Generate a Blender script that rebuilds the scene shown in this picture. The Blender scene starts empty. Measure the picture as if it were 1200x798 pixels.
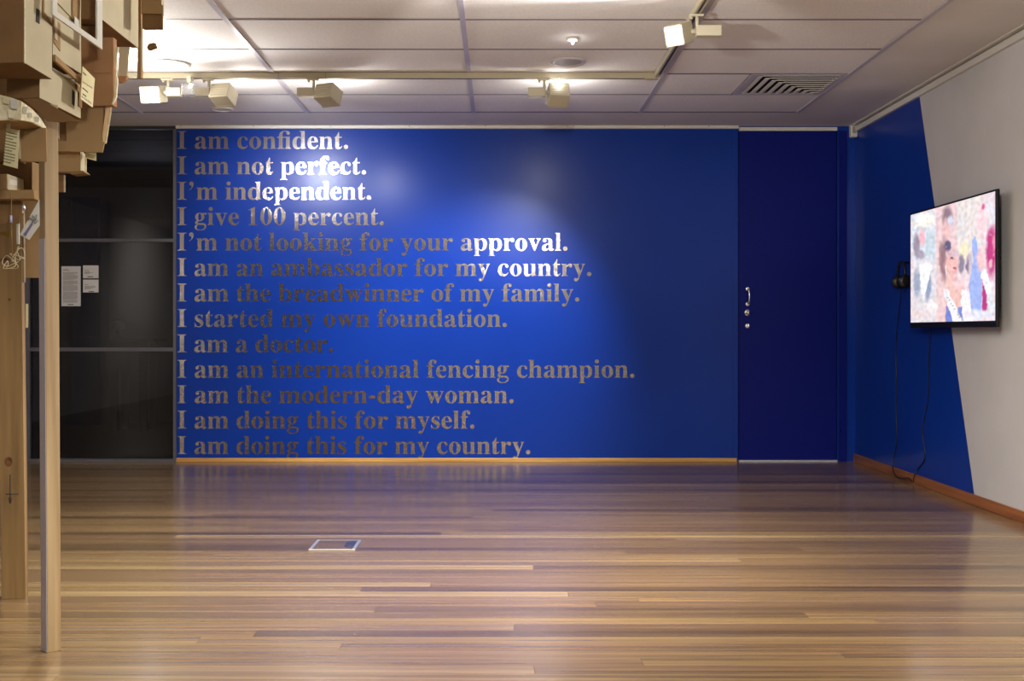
import bpy, bmesh, math, random
from mathutils import Vector, Matrix, geometry, noise as mnoise
random.seed(7)
sc = bpy.context.scene
COL = sc.collection
F = 1330.0; VX = 585.0; VY = 389.0; EYE = 1.0      # survey of the photograph: focal length in px, horizon point, eye height

# ------------------------------------------------------------------ camera
cd = bpy.data.cameras.new('camera'); cam = bpy.data.objects.new('camera', cd); COL.objects.link(cam)
cam.location = (0, 0, EYE); cam.rotation_euler = (math.pi/2, 0, 0)
cd.sensor_width = 36; cd.lens = F/1200*36
cd.shift_x = (600-VX)/1200; cd.shift_y = -(399-VY)/1200
cd.clip_start = 0.05; cd.clip_end = 100
sc.camera = cam
# ------------------------------------------------------------------ world, exposure
w = bpy.data.worlds.new('world'); sc.world = w; w.use_nodes = True
w.node_tree.nodes['Background'].inputs[0].default_value = (0.02, 0.02, 0.02, 1)
w.node_tree.nodes['Background'].inputs[1].default_value = 1
sc.view_settings.view_transform = 'Standard'; sc.view_settings.look = 'None'
sc.view_settings.gamma = 1; sc.view_settings.use_curve_mapping = False
sc.view_settings.exposure = 0.28

# ------------------------------------------------------------------ lights
WARM = (1, .92, .82); NEUT = (1, .95, .88); COOL = (.93, .95, 1)
def spot(loc, target, power, angle, blend=.5, color=NEUT, size=.03, name='spot_lamp'):
    d = bpy.data.lights.new(name, 'SPOT'); d.energy = power; d.spot_size = math.radians(angle); d.spot_blend = blend
    d.color = color; d.shadow_soft_size = size
    o = bpy.data.objects.new(name, d); COL.objects.link(o); o.location = loc
    o.rotation_euler = (Vector(target)-Vector(loc)).to_track_quat('-Z', 'Y').to_euler()
    return o
def point(loc, power, color=NEUT, size=.03):
    d = bpy.data.lights.new('added_glow', 'POINT'); d.energy = power; d.color = color; d.shadow_soft_size = size
    o = bpy.data.objects.new('added_glow', d); COL.objects.link(o); o.location = loc; return o
# three wall washers on the long track
spot((-1.62, 7.05, 2.43), (-1.30, 8.76, 1.65), 92, 88, .9, COOL, .035)
spot((-1.05, 7.04, 2.43), (-.5, 8.76, .95), 45, 80, .9, COOL, .035)
spot((.37, 7.04, 2.42), (-.2, 8.76, .85), 215, 66, .9, COOL, .035)
# lamp on the short track that faces the cardboard city
spot((.84, 5.44, 2.44), (-1.6, 3.3, 1.55), 190, 110, .6, NEUT, .04)
# lamp at the left end of the long track that faces the room
spot((-2.1, 6.74, 2.44), (-1.0, 3.0, 1.2), 120, 150, .6, NEUT, .05)
point((-2.06, 6.66, 2.38), 6, NEUT, .04)  # glow added below this lamp to brighten the ceiling
for x_, p_ in ((-1.62, 6), (-1.05, 6), (.37, 5)): point((x_, 7.10, 2.40), p_, NEUT, .03)     # added spill points at the washers, brighten the ceiling margin
# unseen fill spots added behind and above the camera, plus one uplight
spot((.95, 4.5, 2.40), (-.4, 5.4, 0), 270, 98, .8, NEUT, .16)
spot((.3, .6, 2.40), (-1.6, 3.4, 1.4), 130, 58, .8, NEUT, .2)
spot((.95, 3.4, 2.40), (1.4, 5.0, 0), 220, 88, .8, WARM, .25)
spot((.95, 1.6, 2.40), (.3, 3.6, 0), 210, 74, .8, WARM, .25)
spot((.95, 2.5, 2.40), (-.9, 4.6, 0), 290, 68, .8, NEUT, .25)
spot((.1, 1.2, 2.40), (2.75, 4.5, 1.2), 330, 76, .8, NEUT, .2)
spot((0.2, 4.3, 2.15), (.36, 5.36, 2.59), 60, 75, .35, NEUT, .02)       # tilted up at the ceiling
spot((.4, -.6, 2.43), (.2, -3.6, .7), 150, 140, .95, WARM, .2)  # this and the next two added to brighten what the letters mirror
spot((-3.6, 1.5, 2.43), (-5.2, 1.0, .9), 260, 120, .95, WARM, .2)
spot((-1.5, .2, 2.43), (-1.5, -1.2, 0), 200, 120, .9, WARM, .2)
point((-3.2, 10.4, 2.2), 7, COOL, .1)                                 # unseen light added for the dim room behind the glass

# ------------------------------------------------------------------ helpers
def at(px, py, Y):
    return Vector(((px-VX)/F*Y, Y, EYE+(VY-py)/F*Y))
def mat(name, color, rough=.5, metal=0, coat=0, coat_rough=.1, emit=None, estr=0, spec=.5, alpha=None):
    m = bpy.data.materials.new(name); m.use_nodes = True
    b = m.node_tree.nodes['Principled BSDF']
    b.inputs['Base Color'].default_value = (*color, 1); b.inputs['Roughness'].default_value = rough
    b.inputs['Metallic'].default_value = metal; b.inputs['Coat Weight'].default_value = coat
    b.inputs['Coat Roughness'].default_value = coat_rough; b.inputs['Specular IOR Level'].default_value = spec
    if emit: b.inputs['Emission Color'].default_value = (*emit, 1); b.inputs['Emission Strength'].default_value = estr
    return m
def srgb(r, g, b):
    f = lambda c: (c/255/12.92) if c/255 <= .04045 else ((c/255+.055)/1.055)**2.4
    return (f(r), f(g), f(b))
def node(m, t, **kw):
    n = m.node_tree.nodes.new(t)
    for k, v in kw.items(): setattr(n, k, v)
    return n
def lk(m, a, b): m.node_tree.links.new(a, b)
def noise_color(m, c1, c2, scale=(5, 5, 5), detail=4, lo=.35, hi=.65, coord='Generated', bump=0, bdist=.002, rand=0):
    b = m.node_tree.nodes['Principled BSDF']
    tc = node(m, 'ShaderNodeTexCoord'); mp = node(m, 'ShaderNodeMapping'); mp.inputs['Scale'].default_value = scale
    src = node(m, 'ShaderNodeNewGeometry').outputs['Position'] if coord == 'World' else tc.outputs[coord]
    lk(m, src, mp.inputs[0])
    if rand:
        oi = node(m, 'ShaderNodeObjectInfo'); vm = node(m, 'ShaderNodeMath', operation='MULTIPLY'); vm.inputs[1].default_value = 37
        lk(m, oi.outputs['Random'], vm.inputs[0]); lk(m, vm.outputs[0], mp.inputs['Location'])
    nz = node(m, 'ShaderNodeTexNoise'); nz.inputs['Detail'].default_value = detail; nz.inputs['Scale'].default_value = 1
    lk(m, mp.outputs[0], nz.inputs['Vector'])
    cr = node(m, 'ShaderNodeValToRGB'); cr.color_ramp.elements[0].position = lo; cr.color_ramp.elements[1].position = hi
    cr.color_ramp.elements[0].color = (*c1, 1); cr.color_ramp.elements[1].color = (*c2, 1)
    lk(m, nz.outputs[0], cr.inputs[0]); lk(m, cr.outputs[0], b.inputs['Base Color'])
    if bump:
        bp = node(m, 'ShaderNodeBump'); bp.inputs['Strength'].default_value = bump; bp.inputs['Distance'].default_value = bdist
        lk(m, nz.outputs[0], bp.inputs['Height']); lk(m, bp.outputs[0], b.inputs['Normal'])
    return m

def bx(bm, x0, x1, y0, y1, z0, z1, M=None):
    vs = [bm.verts.new(v) for v in ((x0,y0,z0),(x1,y0,z0),(x1,y1,z0),(x0,y1,z0),(x0,y0,z1),(x1,y0,z1),(x1,y1,z1),(x0,y1,z1))]
    if M:
        for v in vs: v.co = M @ v.co
    for f in ((0,3,2,1),(4,5,6,7),(0,1,5,4),(1,2,6,5),(2,3,7,6),(3,0,4,7)): bm.faces.new([vs[i] for i in f])
    return bm
def cyl(bm, p0, p1, r0, r1=None, n=16, cap=True):
    r1 = r0 if r1 is None else r1
    p0 = Vector(p0); p1 = Vector(p1); d = (p1-p0).normalized(); q = d.to_track_quat('Z', 'Y')
    a = []; b = []
    for i in range(n):
        t = 2*math.pi*i/n; o = q @ Vector((math.cos(t), math.sin(t), 0))
        a.append(bm.verts.new(p0+o*r0)); b.append(bm.verts.new(p1+o*r1))
    for i in range(n):
        j = (i+1) % n; bm.faces.new((a[i], a[j], b[j], b[i])).smooth = True
    if cap: bm.faces.new(a[::-1]); bm.faces.new(b)
    return bm
def lathe(bm, c, prof, n=32, axis='Z'):
    rings = []
    for r, h in prof:
        ring = []
        for i in range(n):
            t = 2*math.pi*i/n
            v = Vector((math.cos(t)*r, math.sin(t)*r, h))
            if axis == 'Y': v = Vector((v.x, v.z, v.y))
            ring.append(bm.verts.new(Vector(c)+v))
        rings.append(ring)
    for a, b in zip(rings, rings[1:]):
        for i in range(n):
            j = (i+1) % n; bm.faces.new((a[i], a[j], b[j], b[i])).smooth = True
    for ring in (rings[0], rings[-1]):
        try: bm.faces.new(ring)
        except ValueError: pass
    return bm
def tube(bm, pts, r, n=8):
    pts = [Vector(p) for p in pts]; rings = []
    for i, p in enumerate(pts):
        d = (pts[min(i+1, len(pts)-1)]-pts[max(i-1, 0)]).normalized(); q = d.to_track_quat('Z', 'Y')
        rings.append([bm.verts.new(p+q @ Vector((math.cos(2*math.pi*k/n)*r, math.sin(2*math.pi*k/n)*r, 0))) for k in range(n)])
    for a, b in zip(rings, rings[1:]):
        best = min(range(n), key=lambda s: sum((a[k].co-b[(k+s) % n].co).length for k in range(n)))
        for k in range(n):
            bm.faces.new((a[k], a[(k+1) % n], b[(k+1+best) % n], b[(k+best) % n])).smooth = True
    bm.faces.new(rings[0][::-1]); bm.faces.new(rings[-1]); return bm
def smooth_path(ps, k=6):
    ps = [Vector(p) for p in ps]; out = []
    P = [ps[0]]+ps+[ps[-1]]
    for i in range(1, len(P)-2):
        for s in range(k):
            t = s/k; a, b, c, d = P[i-1], P[i], P[i+1], P[i+2]
            out.append(.5*((2*b)+(c-a)*t+(2*a-5*b+4*c-d)*t*t+(3*b-a-3*c+d)*t**3))
    out.append(ps[-1]); return out
def slab(bm, loops, origin, ux, uy, t0, t1):
    """filled outline (outer loop + holes) in the plane origin+u*ux+v*uy, thickened along the normal from t0 to t1"""
    n = ux.cross(uy).normalized()
    flat = [Vector((p[0], p[1], 0)) for l in loops for p in l]
    tris = geometry.tessellate_polygon([[Vector((p[0], p[1], 0)) for p in l] for l in loops])
    A = [bm.verts.new(origin+ux*p.x+uy*p.y+n*t0) for p in flat]; B = [bm.verts.new(origin+ux*p.x+uy*p.y+n*t1) for p in flat]
    for t in tris:
        try:
            bm.faces.new([B[i] for i in t]); bm.faces.new([A[i] for i in reversed(t)])
        except ValueError: pass
    k = 0
    for l in loops:
        m_ = len(l)
        for i in range(m_):
            try: bm.faces.new((A[k+i], A[k+(i+1) % m_], B[k+(i+1) % m_], B[k+i]))
            except ValueError: pass
        k += m_
    bmesh.ops.recalc_face_normals(bm, faces=bm.faces[:])
    return bm
def obj(name, bm, m, parent=None, bevel=0, label=None, recalc=True, loc=None):
    me = bpy.data.meshes.new(name)
    if recalc: bmesh.ops.recalc_face_normals(bm, faces=bm.faces[:])
    if loc is not None: bmesh.ops.translate(bm, verts=bm.verts[:], vec=-Vector(loc))
    bm.to_mesh(me); bm.free()
    ms = m if isinstance(m, (list, tuple)) else [m]
    for x in ms: me.materials.append(x)
    o = bpy.data.objects.new(name, me); COL.objects.link(o)
    if loc is not None: o.location = loc
    if parent:
        o.parent = parent
        if parent.type == 'EMPTY' or True:
            o.matrix_parent_inverse = world_inv(parent)
    if bevel:
        bv = o.modifiers.new('bevel', 'BEVEL'); bv.width = bevel; bv.segments = 2; bv.limit_method = 'ANGLE'; bv.angle_limit = math.radians(40)
    if label: o['label'] = label
    return o
def world_of(o):
    M = Matrix.LocRotScale(o.location, o.rotation_euler, o.scale)
    if o.parent: M = world_of(o.parent) @ o.matrix_parent_inverse @ M
    return M
def world_inv(o): return world_of(o).inverted()
def tag(o, label, cat, group=None, kind=None):
    o['label'] = label; o['category'] = cat
    if group: o['group'] = group
    if kind: o['kind'] = kind
    return o
def thing(name, label, cat, loc=(0,0,0), group=None):
    o = bpy.data.objects.new(name, None); o.empty_display_size = .1; COL.objects.link(o); o.location = loc
    return tag(o, label, cat, group)
def struct(name, bm, m, label, parent=None, bevel=0):
    o = obj(name, bm, m, parent, bevel); o['kind'] = 'structure'; o['label'] = label; o['category'] = name.split('_')[0]; return o
N = bmesh.new

# ------------------------------------------------------------------ materials
M_white = noise_color(mat('white_wall_paint', (.6,.58,.56), .6), (.60,.585,.57), (.64,.625,.61), (3,3,3), bump=.05, coord='World')
M_plaster = noise_color(mat('ceiling_plaster', (.6,.57,.55), .7), (.70,.67,.64), (.76,.73,.70), (2,2,2), coord='World')
M_tile = noise_color(mat('ceiling_tile_board', (.7,.7,.7), .8), (.74,.71,.71), (.82,.79,.78), (90,90,90), bump=.3, bdist=.001, coord='World')
M_tee = mat('grid_bar_paint', (.50,.47,.52), .4)
M_beige = mat('beige_track_enamel', srgb(176,166,140), .42)
M_beige2 = mat('beige_lamp_enamel', srgb(190,182,158), .45)
M_cream = mat('cream_trim_paint', (.70,.68,.62), .45)
M_black = mat('black_plastic', (.008,.008,.01), .35)
M_gloss_black = mat('gloss_black_bezel', (.006,.005,.008), .12)
M_bezel = mat('black_bezel', (.005,.005,.007), .5, spec=.3)
M_chrome = mat('brushed_steel', (.75,.74,.76), .22, 1)
M_grey_metal = mat('anodised_frame', (.16,.165,.19), .35, .6)
M_dark = mat('dark_void', (.01,.01,.012), .8)
M_lamp = mat('lamp_face', (1,1,1), .4, emit=(1,.98,.94), estr=30)
M_pin = mat('pin_bulb', (1,1,1), .4, emit=(1,.98,.96), estr=90)
M_led = mat('dim_lens', (.8,.8,.8), .2, emit=(1,.97,.9), estr=3)
M_paper = noise_color(mat('paper', (.6,.6,.6), .7), (.78,.78,.79), (.84,.84,.84), (20,20,20))
M_ink = mat('ink', (.03,.03,.035), .7)
M_greyink = mat('grey_ink', (.19,.19,.2), .7)

M_blue = mat('satin_blue_paint', (.004,.052,.35), .28, spec=.24)
noise_color(M_blue, (.004,.036,.29), (.005,.040,.315), (1.5,1.5,1.5), coord='World')
nb = node(M_blue, 'ShaderNodeTexNoise'); nb.inputs['Scale'].default_value = 260
g = node(M_blue, 'ShaderNodeNewGeometry'); lk(M_blue, g.outputs['Position'], nb.inputs['Vector'])
bp = node(M_blue, 'ShaderNodeBump'); bp.inputs['Strength'].default_value = .12; bp.inputs['Distance'].default_value = .0006
lk(M_blue, nb.outputs[0], bp.inputs['Height'])
lk(M_blue, bp.outputs[0], M_blue.node_tree.nodes['Principled BSDF'].inputs['Normal'])
M_door = mat('dark_blue_door_paint', (.004,.010,.17), .45, spec=.12)

def foil():
    m = mat('glitter_silver_vinyl', (.66,.62,.57), .13, 1)
    b = m.node_tree.nodes['Principled BSDF']
    g = node(m, 'ShaderNodeNewGeometry'); v = node(m, 'ShaderNodeTexVoronoi'); v.inputs['Scale'].default_value = 230
    lk(m, g.outputs['Position'], v.inputs['Vector'])
    # every flake its own slight tilt
    sub = node(m, 'ShaderNodeVectorMath', operation='SUBTRACT'); sub.inputs[1].default_value = (.5,.5,.5)
    mul = node(m, 'ShaderNodeVectorMath', operation='SCALE'); mul.inputs['Scale'].default_value = .09
    add = node(m, 'ShaderNodeVectorMath', operation='ADD'); nm = node(m, 'ShaderNodeVectorMath', operation='NORMALIZE')
    lk(m, v.outputs['Color'], sub.inputs[0]); lk(m, sub.outputs[0], mul.inputs[0]); lk(m, mul.outputs[0], add.inputs[0])
    lk(m, g.outputs['Normal'], add.inputs[1]); lk(m, add.outputs[0], nm.inputs[0]); lk(m, nm.outputs[0], b.inputs['Normal'])
    return m
M_foil = foil()

def floor_mat():
    m = mat('varnished_hardwood', (.4,.25,.14), .26, coat=.4, coat_rough=.13, spec=.35)
    b = m.node_tree.nodes['Principled BSDF']
    oi = node(m, 'ShaderNodeObjectInfo'); g = node(m, 'ShaderNodeNewGeometry')
    cr = node(m, 'ShaderNodeValToRGB'); cr.color_ramp.interpolation = 'LINEAR'
    cols = [(0, srgb(96,76,54)), (.2, srgb(132,107,74)), (.4, srgb(118,93,66)), (.6, srgb(142,117,78)), (.8, srgb(126,100,72)), (1, srgb(160,136,96))]
    e = cr.color_ramp.elements
    e[0].position, e[0].color = 0, (*cols[0][1], 1); e[1].position, e[1].color = 1, (*cols[-1][1], 1)
    for p, c in cols[1:-1]:
        x = e.new(p); x.color = (*c, 1)
    lk(m, oi.outputs['Random'], cr.inputs[0])
    off = node(m, 'ShaderNodeVectorMath', operation='SCALE'); off.inputs[0].default_value = (31, 17, 5)
    lk(m, oi.outputs['Random'], off.inputs['Scale'])
    ad = node(m, 'ShaderNodeVectorMath', operation='ADD'); lk(m, g.outputs['Position'], ad.inputs[0]); lk(m, off.outputs[0], ad.inputs[1])
    def nz(scale, detail=5, dist=0):
        mp = node(m, 'ShaderNodeMapping'); mp.inputs['Scale'].default_value = scale; lk(m, ad.outputs[0], mp.inputs[0])
        n = node(m, 'ShaderNodeTexNoise'); n.inputs['Scale'].default_value = 1; n.inputs['Detail'].default_value = detail
        n.inputs['Distortion'].default_value = dist; lk(m, mp.outputs[0], n.inputs['Vector']); return n
    n1 = nz((.7, 38, 1), 5, .5); n2 = nz((6, 220, 1), 3)
    mr = node(m, 'ShaderNodeMapRange'); mr.inputs[1].default_value = .3; mr.inputs[2].default_value = .7; mr.inputs[3].default_value = .66; mr.inputs[4].default_value = 1.3
    lk(m, n1.outputs[0], mr.inputs[0])
    mr2 = node(m, 'ShaderNodeMapRange'); mr2.inputs[1].default_value = .3; mr2.inputs[2].default_value = .7; mr2.inputs[3].default_value = .88; mr2.inputs[4].default_value = 1.1
    lk(m, n2.outputs[0], mr2.inputs[0])
    mm = node(m, 'ShaderNodeMath', operation='MULTIPLY'); lk(m, mr.outputs[0], mm.inputs[0]); lk(m, mr2.outputs[0], mm.inputs[1])
    sc_ = node(m, 'ShaderNodeVectorMath', operation='SCALE'); lk(m, cr.outputs[0], sc_.inputs[0]); lk(m, mm.outputs[0], sc_.inputs['Scale'])
    lk(m, sc_.outputs[0], b.inputs['Base Color'])
    bp = node(m, 'ShaderNodeBump'); bp.inputs['Strength'].default_value = .01; bp.inputs['Distance'].default_value = .0005
    lk(m, n1.outputs[0], bp.inputs['Height']); lk(m, bp.outputs[0], b.inputs['Normal'])
    n3 = nz((2, 9, 1), 2); mr3 = node(m, 'ShaderNodeMapRange'); mr3.inputs[3].default_value = .10; mr3.inputs[4].default_value = .20
    lk(m, n3.outputs[0], mr3.inputs[0]); lk(m, mr3.outputs[0], b.inputs['Coat Roughness'])
    return m
M_floor = floor_mat()
def wood(name, c1, c2, axis='Z', rough=.5, s=40):
    sc3 = {'Z': (s, s, 1.6), 'X': (1.6, s, s), 'Y': (s, 1.6, s)}[axis]
    return noise_color(mat(name, c1, rough), c1, c2, sc3, 6, .35, .68, 'World', bump=.1, bdist=.0008)
M_pine = wood('pine_timber', srgb(142,118,84), srgb(172,147,108))
M_pine2 = wood('aged_pine_timber', srgb(112,87,54), srgb(148,120,78), s=26)
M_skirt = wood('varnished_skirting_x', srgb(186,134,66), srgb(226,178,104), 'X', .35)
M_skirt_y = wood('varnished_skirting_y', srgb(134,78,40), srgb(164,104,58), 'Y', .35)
def card(name, c1, c2):
    m = noise_color(mat(name, c1, .85, spec=.2), c1, c2, (7, 7, 7), 5, .3, .7, 'World')
    b = m.node_tree.nodes['Principled BSDF']
    g = node(m, 'ShaderNodeNewGeometry'); wv = node(m, 'ShaderNodeTexWave', bands_direction='DIAGONAL'); wv.inputs['Scale'].default_value = 45
    mp = node(m, 'ShaderNodeMapping'); mp.inputs['Scale'].default_value = (1, 1, .02); lk(m, g.outputs['Position'], mp.inputs[0]); lk(m, mp.outputs[0], wv.inputs[0])
    bp = node(m, 'ShaderNodeBump'); bp.inputs['Strength'].default_value = .1; bp.inputs['Distance'].default_value = .0006
    lk(m, wv.outputs[1], bp.inputs['Height']); lk(m, bp.outputs[0], b.inputs['Normal'])
    return m
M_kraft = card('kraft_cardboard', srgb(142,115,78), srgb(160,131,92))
M_kraft2 = card('dark_shaded_kraft', srgb(112,84,54), srgb(130,100,66))  # dark kraft, also puts the shade of box fronts into colour
M_orange = card('warm_lit_kraft_cardboard', srgb(150,112,78), srgb(168,128,92))
M_pale = card('pale_lit_cardboard', srgb(178,168,140), srgb(190,180,152))  # pale card, also puts the lamplight on box sides into colour
M_whitecard = card('white_card', srgb(196,194,184), srgb(206,204,195))
M_gap = mat('opening_shade_brown', (.03,.02,.016), .9)  # shade inside cut openings, put in as a dark colour
M_papier = noise_color(mat('torn_paper_skin', (.7,.65,.5), .8), srgb(196,186,150), srgb(226,218,188), (30,30,30), 5, .4, .6, 'World', bump=.5, bdist=.002)
M_string = mat('string', srgb(150,120,80), .9)
M_note = noise_color(mat('note_paper', (.7,.65,.45), .8), srgb(206,196,150), srgb(216,208,166), (12,12,12), coord='World')

# ------------------------------------------------------------------ setting
DY = 8.76; CZ = 2.594; XR = 2.75; XG = at(207, 0, DY).x; XL = -5.2; YB = -3.6
# floor: sub-floor with boards
fl = struct('floor', bx(N(), XL, XR, YB, DY, -.06, -.014), M_dark, 'strip timber floor of the gallery, varnished boards running across the room')
fb = N()                                                  # a board of unit length: slightly crowned top, tight joints
BW = .0812
ys = [-BW/2+.0004, -BW/4, 0, BW/4, BW/2-.0004]; zs = [-.00016, -.00004, 0, -.00004, -.00016]
top = [[fb.verts.new((x, y, z)) for y, z in zip(ys, zs)] for x in (0, 1)]
for i in range(4): fb.faces.new((top[0][i], top[1][i], top[1][i+1], top[0][i+1])).smooth = True
lo = [[fb.verts.new(p) for p in ((x, ys[0], zs[0]), (x, ys[-1], zs[-1]), (x, ys[-1], -.0135), (x, ys[0], -.0135))] for x in (0, 1)]
for i in (1, 2, 3): fb.faces.new((lo[0][i], lo[0][(i+1) % 4], lo[1][(i+1) % 4], lo[1][i]))
fb.faces.new(lo[0][::-1]); fb.faces.new(lo[1])
board_me = bpy.data.meshes.new('floorboard'); fb.to_mesh(board_me); fb.free(); board_me.materials.append(M_floor)
y = DY-BW/2; nbd = 0; rest = []
SOCK = (at(364, 0, 5.27).x, at(416, 0, 5.27).x)
while y > YB:
    x = XL if y > 6.2 else XL
    xlim = -4.1 if y > 3.0 else XL
    x = xlim-random.random()*1.2 if y > 3.0 else XL
    x = max(x, XL)
    if y > 3.0 and x > XL: rest.append((XL, x, y))
    while x < XR-.001:
        L = random.uniform(2.4, 5.6)
        x2 = min(x+L, XR)
        if XR-x2 < .9: x2 = XR
        if y > 3.0:
            o = bpy.data.objects.new('floorboard', board_me); COL.objects.link(o)
            o.location = (x+.0004, y, 0); o.scale = (x2-x-.0008, 1, 1); o.rotation_euler = (random.gauss(0, .0006), 0, 0)
            o.parent = fl; nbd += 1
        else: rest.append((x, x2, y))
        x = x2
    y -= BW
rb = N()
for x0, x1, yy in rest:
    bx(rb, x0+.0006, x1-.0006, yy-BW/2+.0006, yy+BW/2-.0006, -.0135, -.0003)
r_ = obj('floorboards_behind_camera', rb, M_floor, fl); r_.name = 'floorboard_field'; r_['kind'] = 'stuff'
print('boards', nbd)

# back wall with the blue mural wall
XD0, XD1 = at(865, 0, DY).x, at(981.5, 0, DY).x; ZD = at(0, 151.5, DY).z
b = N(); bx(b, XG, XD0, DY, DY+.14, 0, CZ+.05); bx(b, XD1, XR, DY, DY+.14, 0, CZ+.05); bx(b, XD0, XD1, DY, DY+.14, ZD, CZ+.05)
bx(b, XD0, XD1, DY+.09, DY+.14, 0, ZD)
struct('wall_back', b, M_blue, 'glossy blue painted wall that carries the silver lettering')
# right wall: blue wedge and white
yt = 7.46; yb_ = 6.55
def wall_poly(bm, pts, mi):
    A = [bm.verts.new((XR, p[0], p[1])) for p in pts]; B = [bm.verts.new((XR+.12, p[0], p[1])) for p in pts]
    n = len(pts); fs = [bm.faces.new(A), bm.faces.new(B[::-1])]+[bm.faces.new((A[i], A[(i+1) % n], B[(i+1) % n], B[i])) for i in range(n)]
    for f in fs: f.material_index = mi
b = N(); wall_poly(b, [(DY+.14, 0), (yb_, 0), (yt, CZ+.05), (DY+.14, CZ+.05)], 0); wall_poly(b, [(yb_, 0), (YB, 0), (YB, CZ+.05), (yt, CZ+.05)], 1)
struct('wall_right', b, [M_blue, M_white], 'right wall, blue with a slanted edge beside plain white')
struct('wall_left', bx(N(), XL-.12, XL, YB, DY+3.9, 0, CZ+.05), M_white, 'plain left wall out of view')
struct('wall_front', bx(N(), XL-.12, XR+.12, YB-.12, YB, 0, CZ+.05), M_white, 'plain wall behind the camera')
struct('door_2', bx(N(), -4.7, -1.5, YB, YB+.04, 0, 2.5), mat('added_dark_panel', (.11,.10,.09), .6), 'wide dark panel added behind the viewer to darken the letters')  # unseen panel, added so the letters mirror something dark
# skirtings
zsk = .055
struct('baseboard_back', bx(N(), XG, XD0-.012, DY-.016, DY, 0, at(0,536.5,DY).z), M_skirt, 'honey coloured timber skirting under the blue wall', bevel=.003)
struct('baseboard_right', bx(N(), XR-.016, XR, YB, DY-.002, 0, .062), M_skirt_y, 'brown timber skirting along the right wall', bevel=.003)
# trims
t = struct('trim_1', bx(N(), XG, XD0, DY-.03, DY, at(0,151.3,DY).z, at(0,147.2,DY).z), M_cream, 'white rail along the top of the blue wall', bevel=.002)
for xp in (213, 298, 388, 480, 569, 665, 672, 778, 830):
    o_ = at(xp, 148.7, DY); obj('screw', cyl(N(), (o_.x, DY-.0315, o_.z), (o_.x, DY-.029, o_.z), .004, n=8), M_greyink, t)
struct('trim_2', bx(N(), XD0+.006, XD1-.004, DY-.012, DY+.02, at(0,153.4,DY).z, at(0,149.2,DY).z), M_cream, 'cream head rail over the blue door', bevel=.002)
b = N(); bx(b, XR-.05, XR, YB, DY-.06, CZ-.012, CZ); bx(b, XR-.022, XR, YB, DY-.06, CZ-.058, CZ-.02)
struct('trim_3', b, M_cream, 'cream rail along the top of the right wall')

# ceiling
XT = [-3.785, -2.585, -1.385, -.185, 1.016, 2.155]
YT = [8.185-.6065*k for k in range(20)]
b = N(); bx(b, XL, XR, YT[0], DY, CZ-.006, CZ+.05); bx(b, XT[-1], XR, YB, YT[0], CZ-.006, CZ+.05); bx(b, XL, XT[0], YB, YT[0], CZ-.006, CZ+.05)
bx(b, XT[0], XT[-1], YB, YT[0], CZ+.012, CZ+.05)
ce = struct('ceiling', b, M_plaster, 'suspended tiled ceiling with a plain plaster margin')
tiles = {}
def tile_mesh(wd, dp):
    k = (round(wd, 3), round(dp, 3))
    if k not in tiles:
        b = N(); bx(b, -wd/2+.004, wd/2-.004, -dp/2+.003, dp/2-.003, 0, .012)
        me = bpy.data.meshes.new('ceiling_tile'); bmesh.ops.recalc_face_normals(b, faces=b.faces[:]); b.to_mesh(me); b.free(); me.materials.append(M_tile); tiles[k] = me
    return tiles[k]
VENT_X0 = XT[-1]-.605
for i in range(5):
    for j in range(len(YT)-1):
        x0, x1 = XT[i], XT[i+1]; y1, y0 = YT[j], YT[j+1]
        if i == 4 and j == 1: x1 = VENT_X0
        if y0 < YB: continue
        o = bpy.data.objects.new('ceiling_tile', tile_mesh(x1-x0, y1-y0)); COL.objects.link(o)
        o.location = ((x0+x1)/2, (y0+y1)/2, CZ-.008+random.uniform(-.001, .001))
        o.rotation_euler = (random.gauss(0, .0016), random.gauss(0, .0008), 0); o.parent = ce
for i, x in enumerate(XT[1:], 1):
    o = obj('grid_bar', bx(N(), x-.014, x+.014, YB, YT[0]+.01, CZ-.014, CZ-.004), M_tee, ce)
M_joint = mat('cross_joint', (.16,.14,.17), .6)
for k, y in enumerate(YT):
    if y < YB: continue
    wd = .010 if k else .012
    for i in range(5):
        x1 = XT[i+1]-.014
        obj('cross_bar', bx(N(), XT[i]+.014, x1, y-wd, y+wd, CZ-.0098, CZ-.004), M_joint, ce)

# dark glazing to the left of the blue wall
def glassmat():
    m = bpy.data.materials.new('dark_tinted_glass'); m.use_nodes = True; nt = m.node_tree; nt.nodes.clear()
    out = nt.nodes.new('ShaderNodeOutputMaterial'); mx = nt.nodes.new('ShaderNodeMixShader'); fr = nt.nodes.new('ShaderNodeFresnel')
    tr = nt.nodes.new('ShaderNodeBsdfTransparent'); gl = nt.nodes.new('ShaderNodeBsdfGlossy'); fr.inputs[0].default_value = 1.5
    tr.inputs[0].default_value = (.42,.42,.46,1); gl.inputs['Roughness'].default_value = .01
    nt.links.new(fr.outputs[0], mx.inputs[0]); nt.links.new(tr.outputs[0], mx.inputs[1]); nt.links.new(gl.outputs[0], mx.inputs[2]); nt.links.new(mx.outputs[0], out.inputs[0])
    return m
M_glass = glassmat()
wn = thing('window_1', 'dark full-height glazing with grey rails at the left of the blue wall', 'window', (XG, DY, 0)); wn['kind'] = 'structure'
z1 = at(0,409.5,DY).z; z2 = at(0,281.5,DY).z; zb = at(0,537.5,DY).z; zt = CZ
XM = at(32, 0, DY).x
for a, c_, h in ((zb, z1-.012, 0), (z1+.012, z2-.01, 0), (z2+.01, zt-.02, 0)):
    for xa, xb in ((XM+.02, XG-.022), (XL, XM-.02)):
        obj('pane', bx(N(), xa, xb, DY+.02, DY+.028, a, c_), M_glass, wn)
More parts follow.
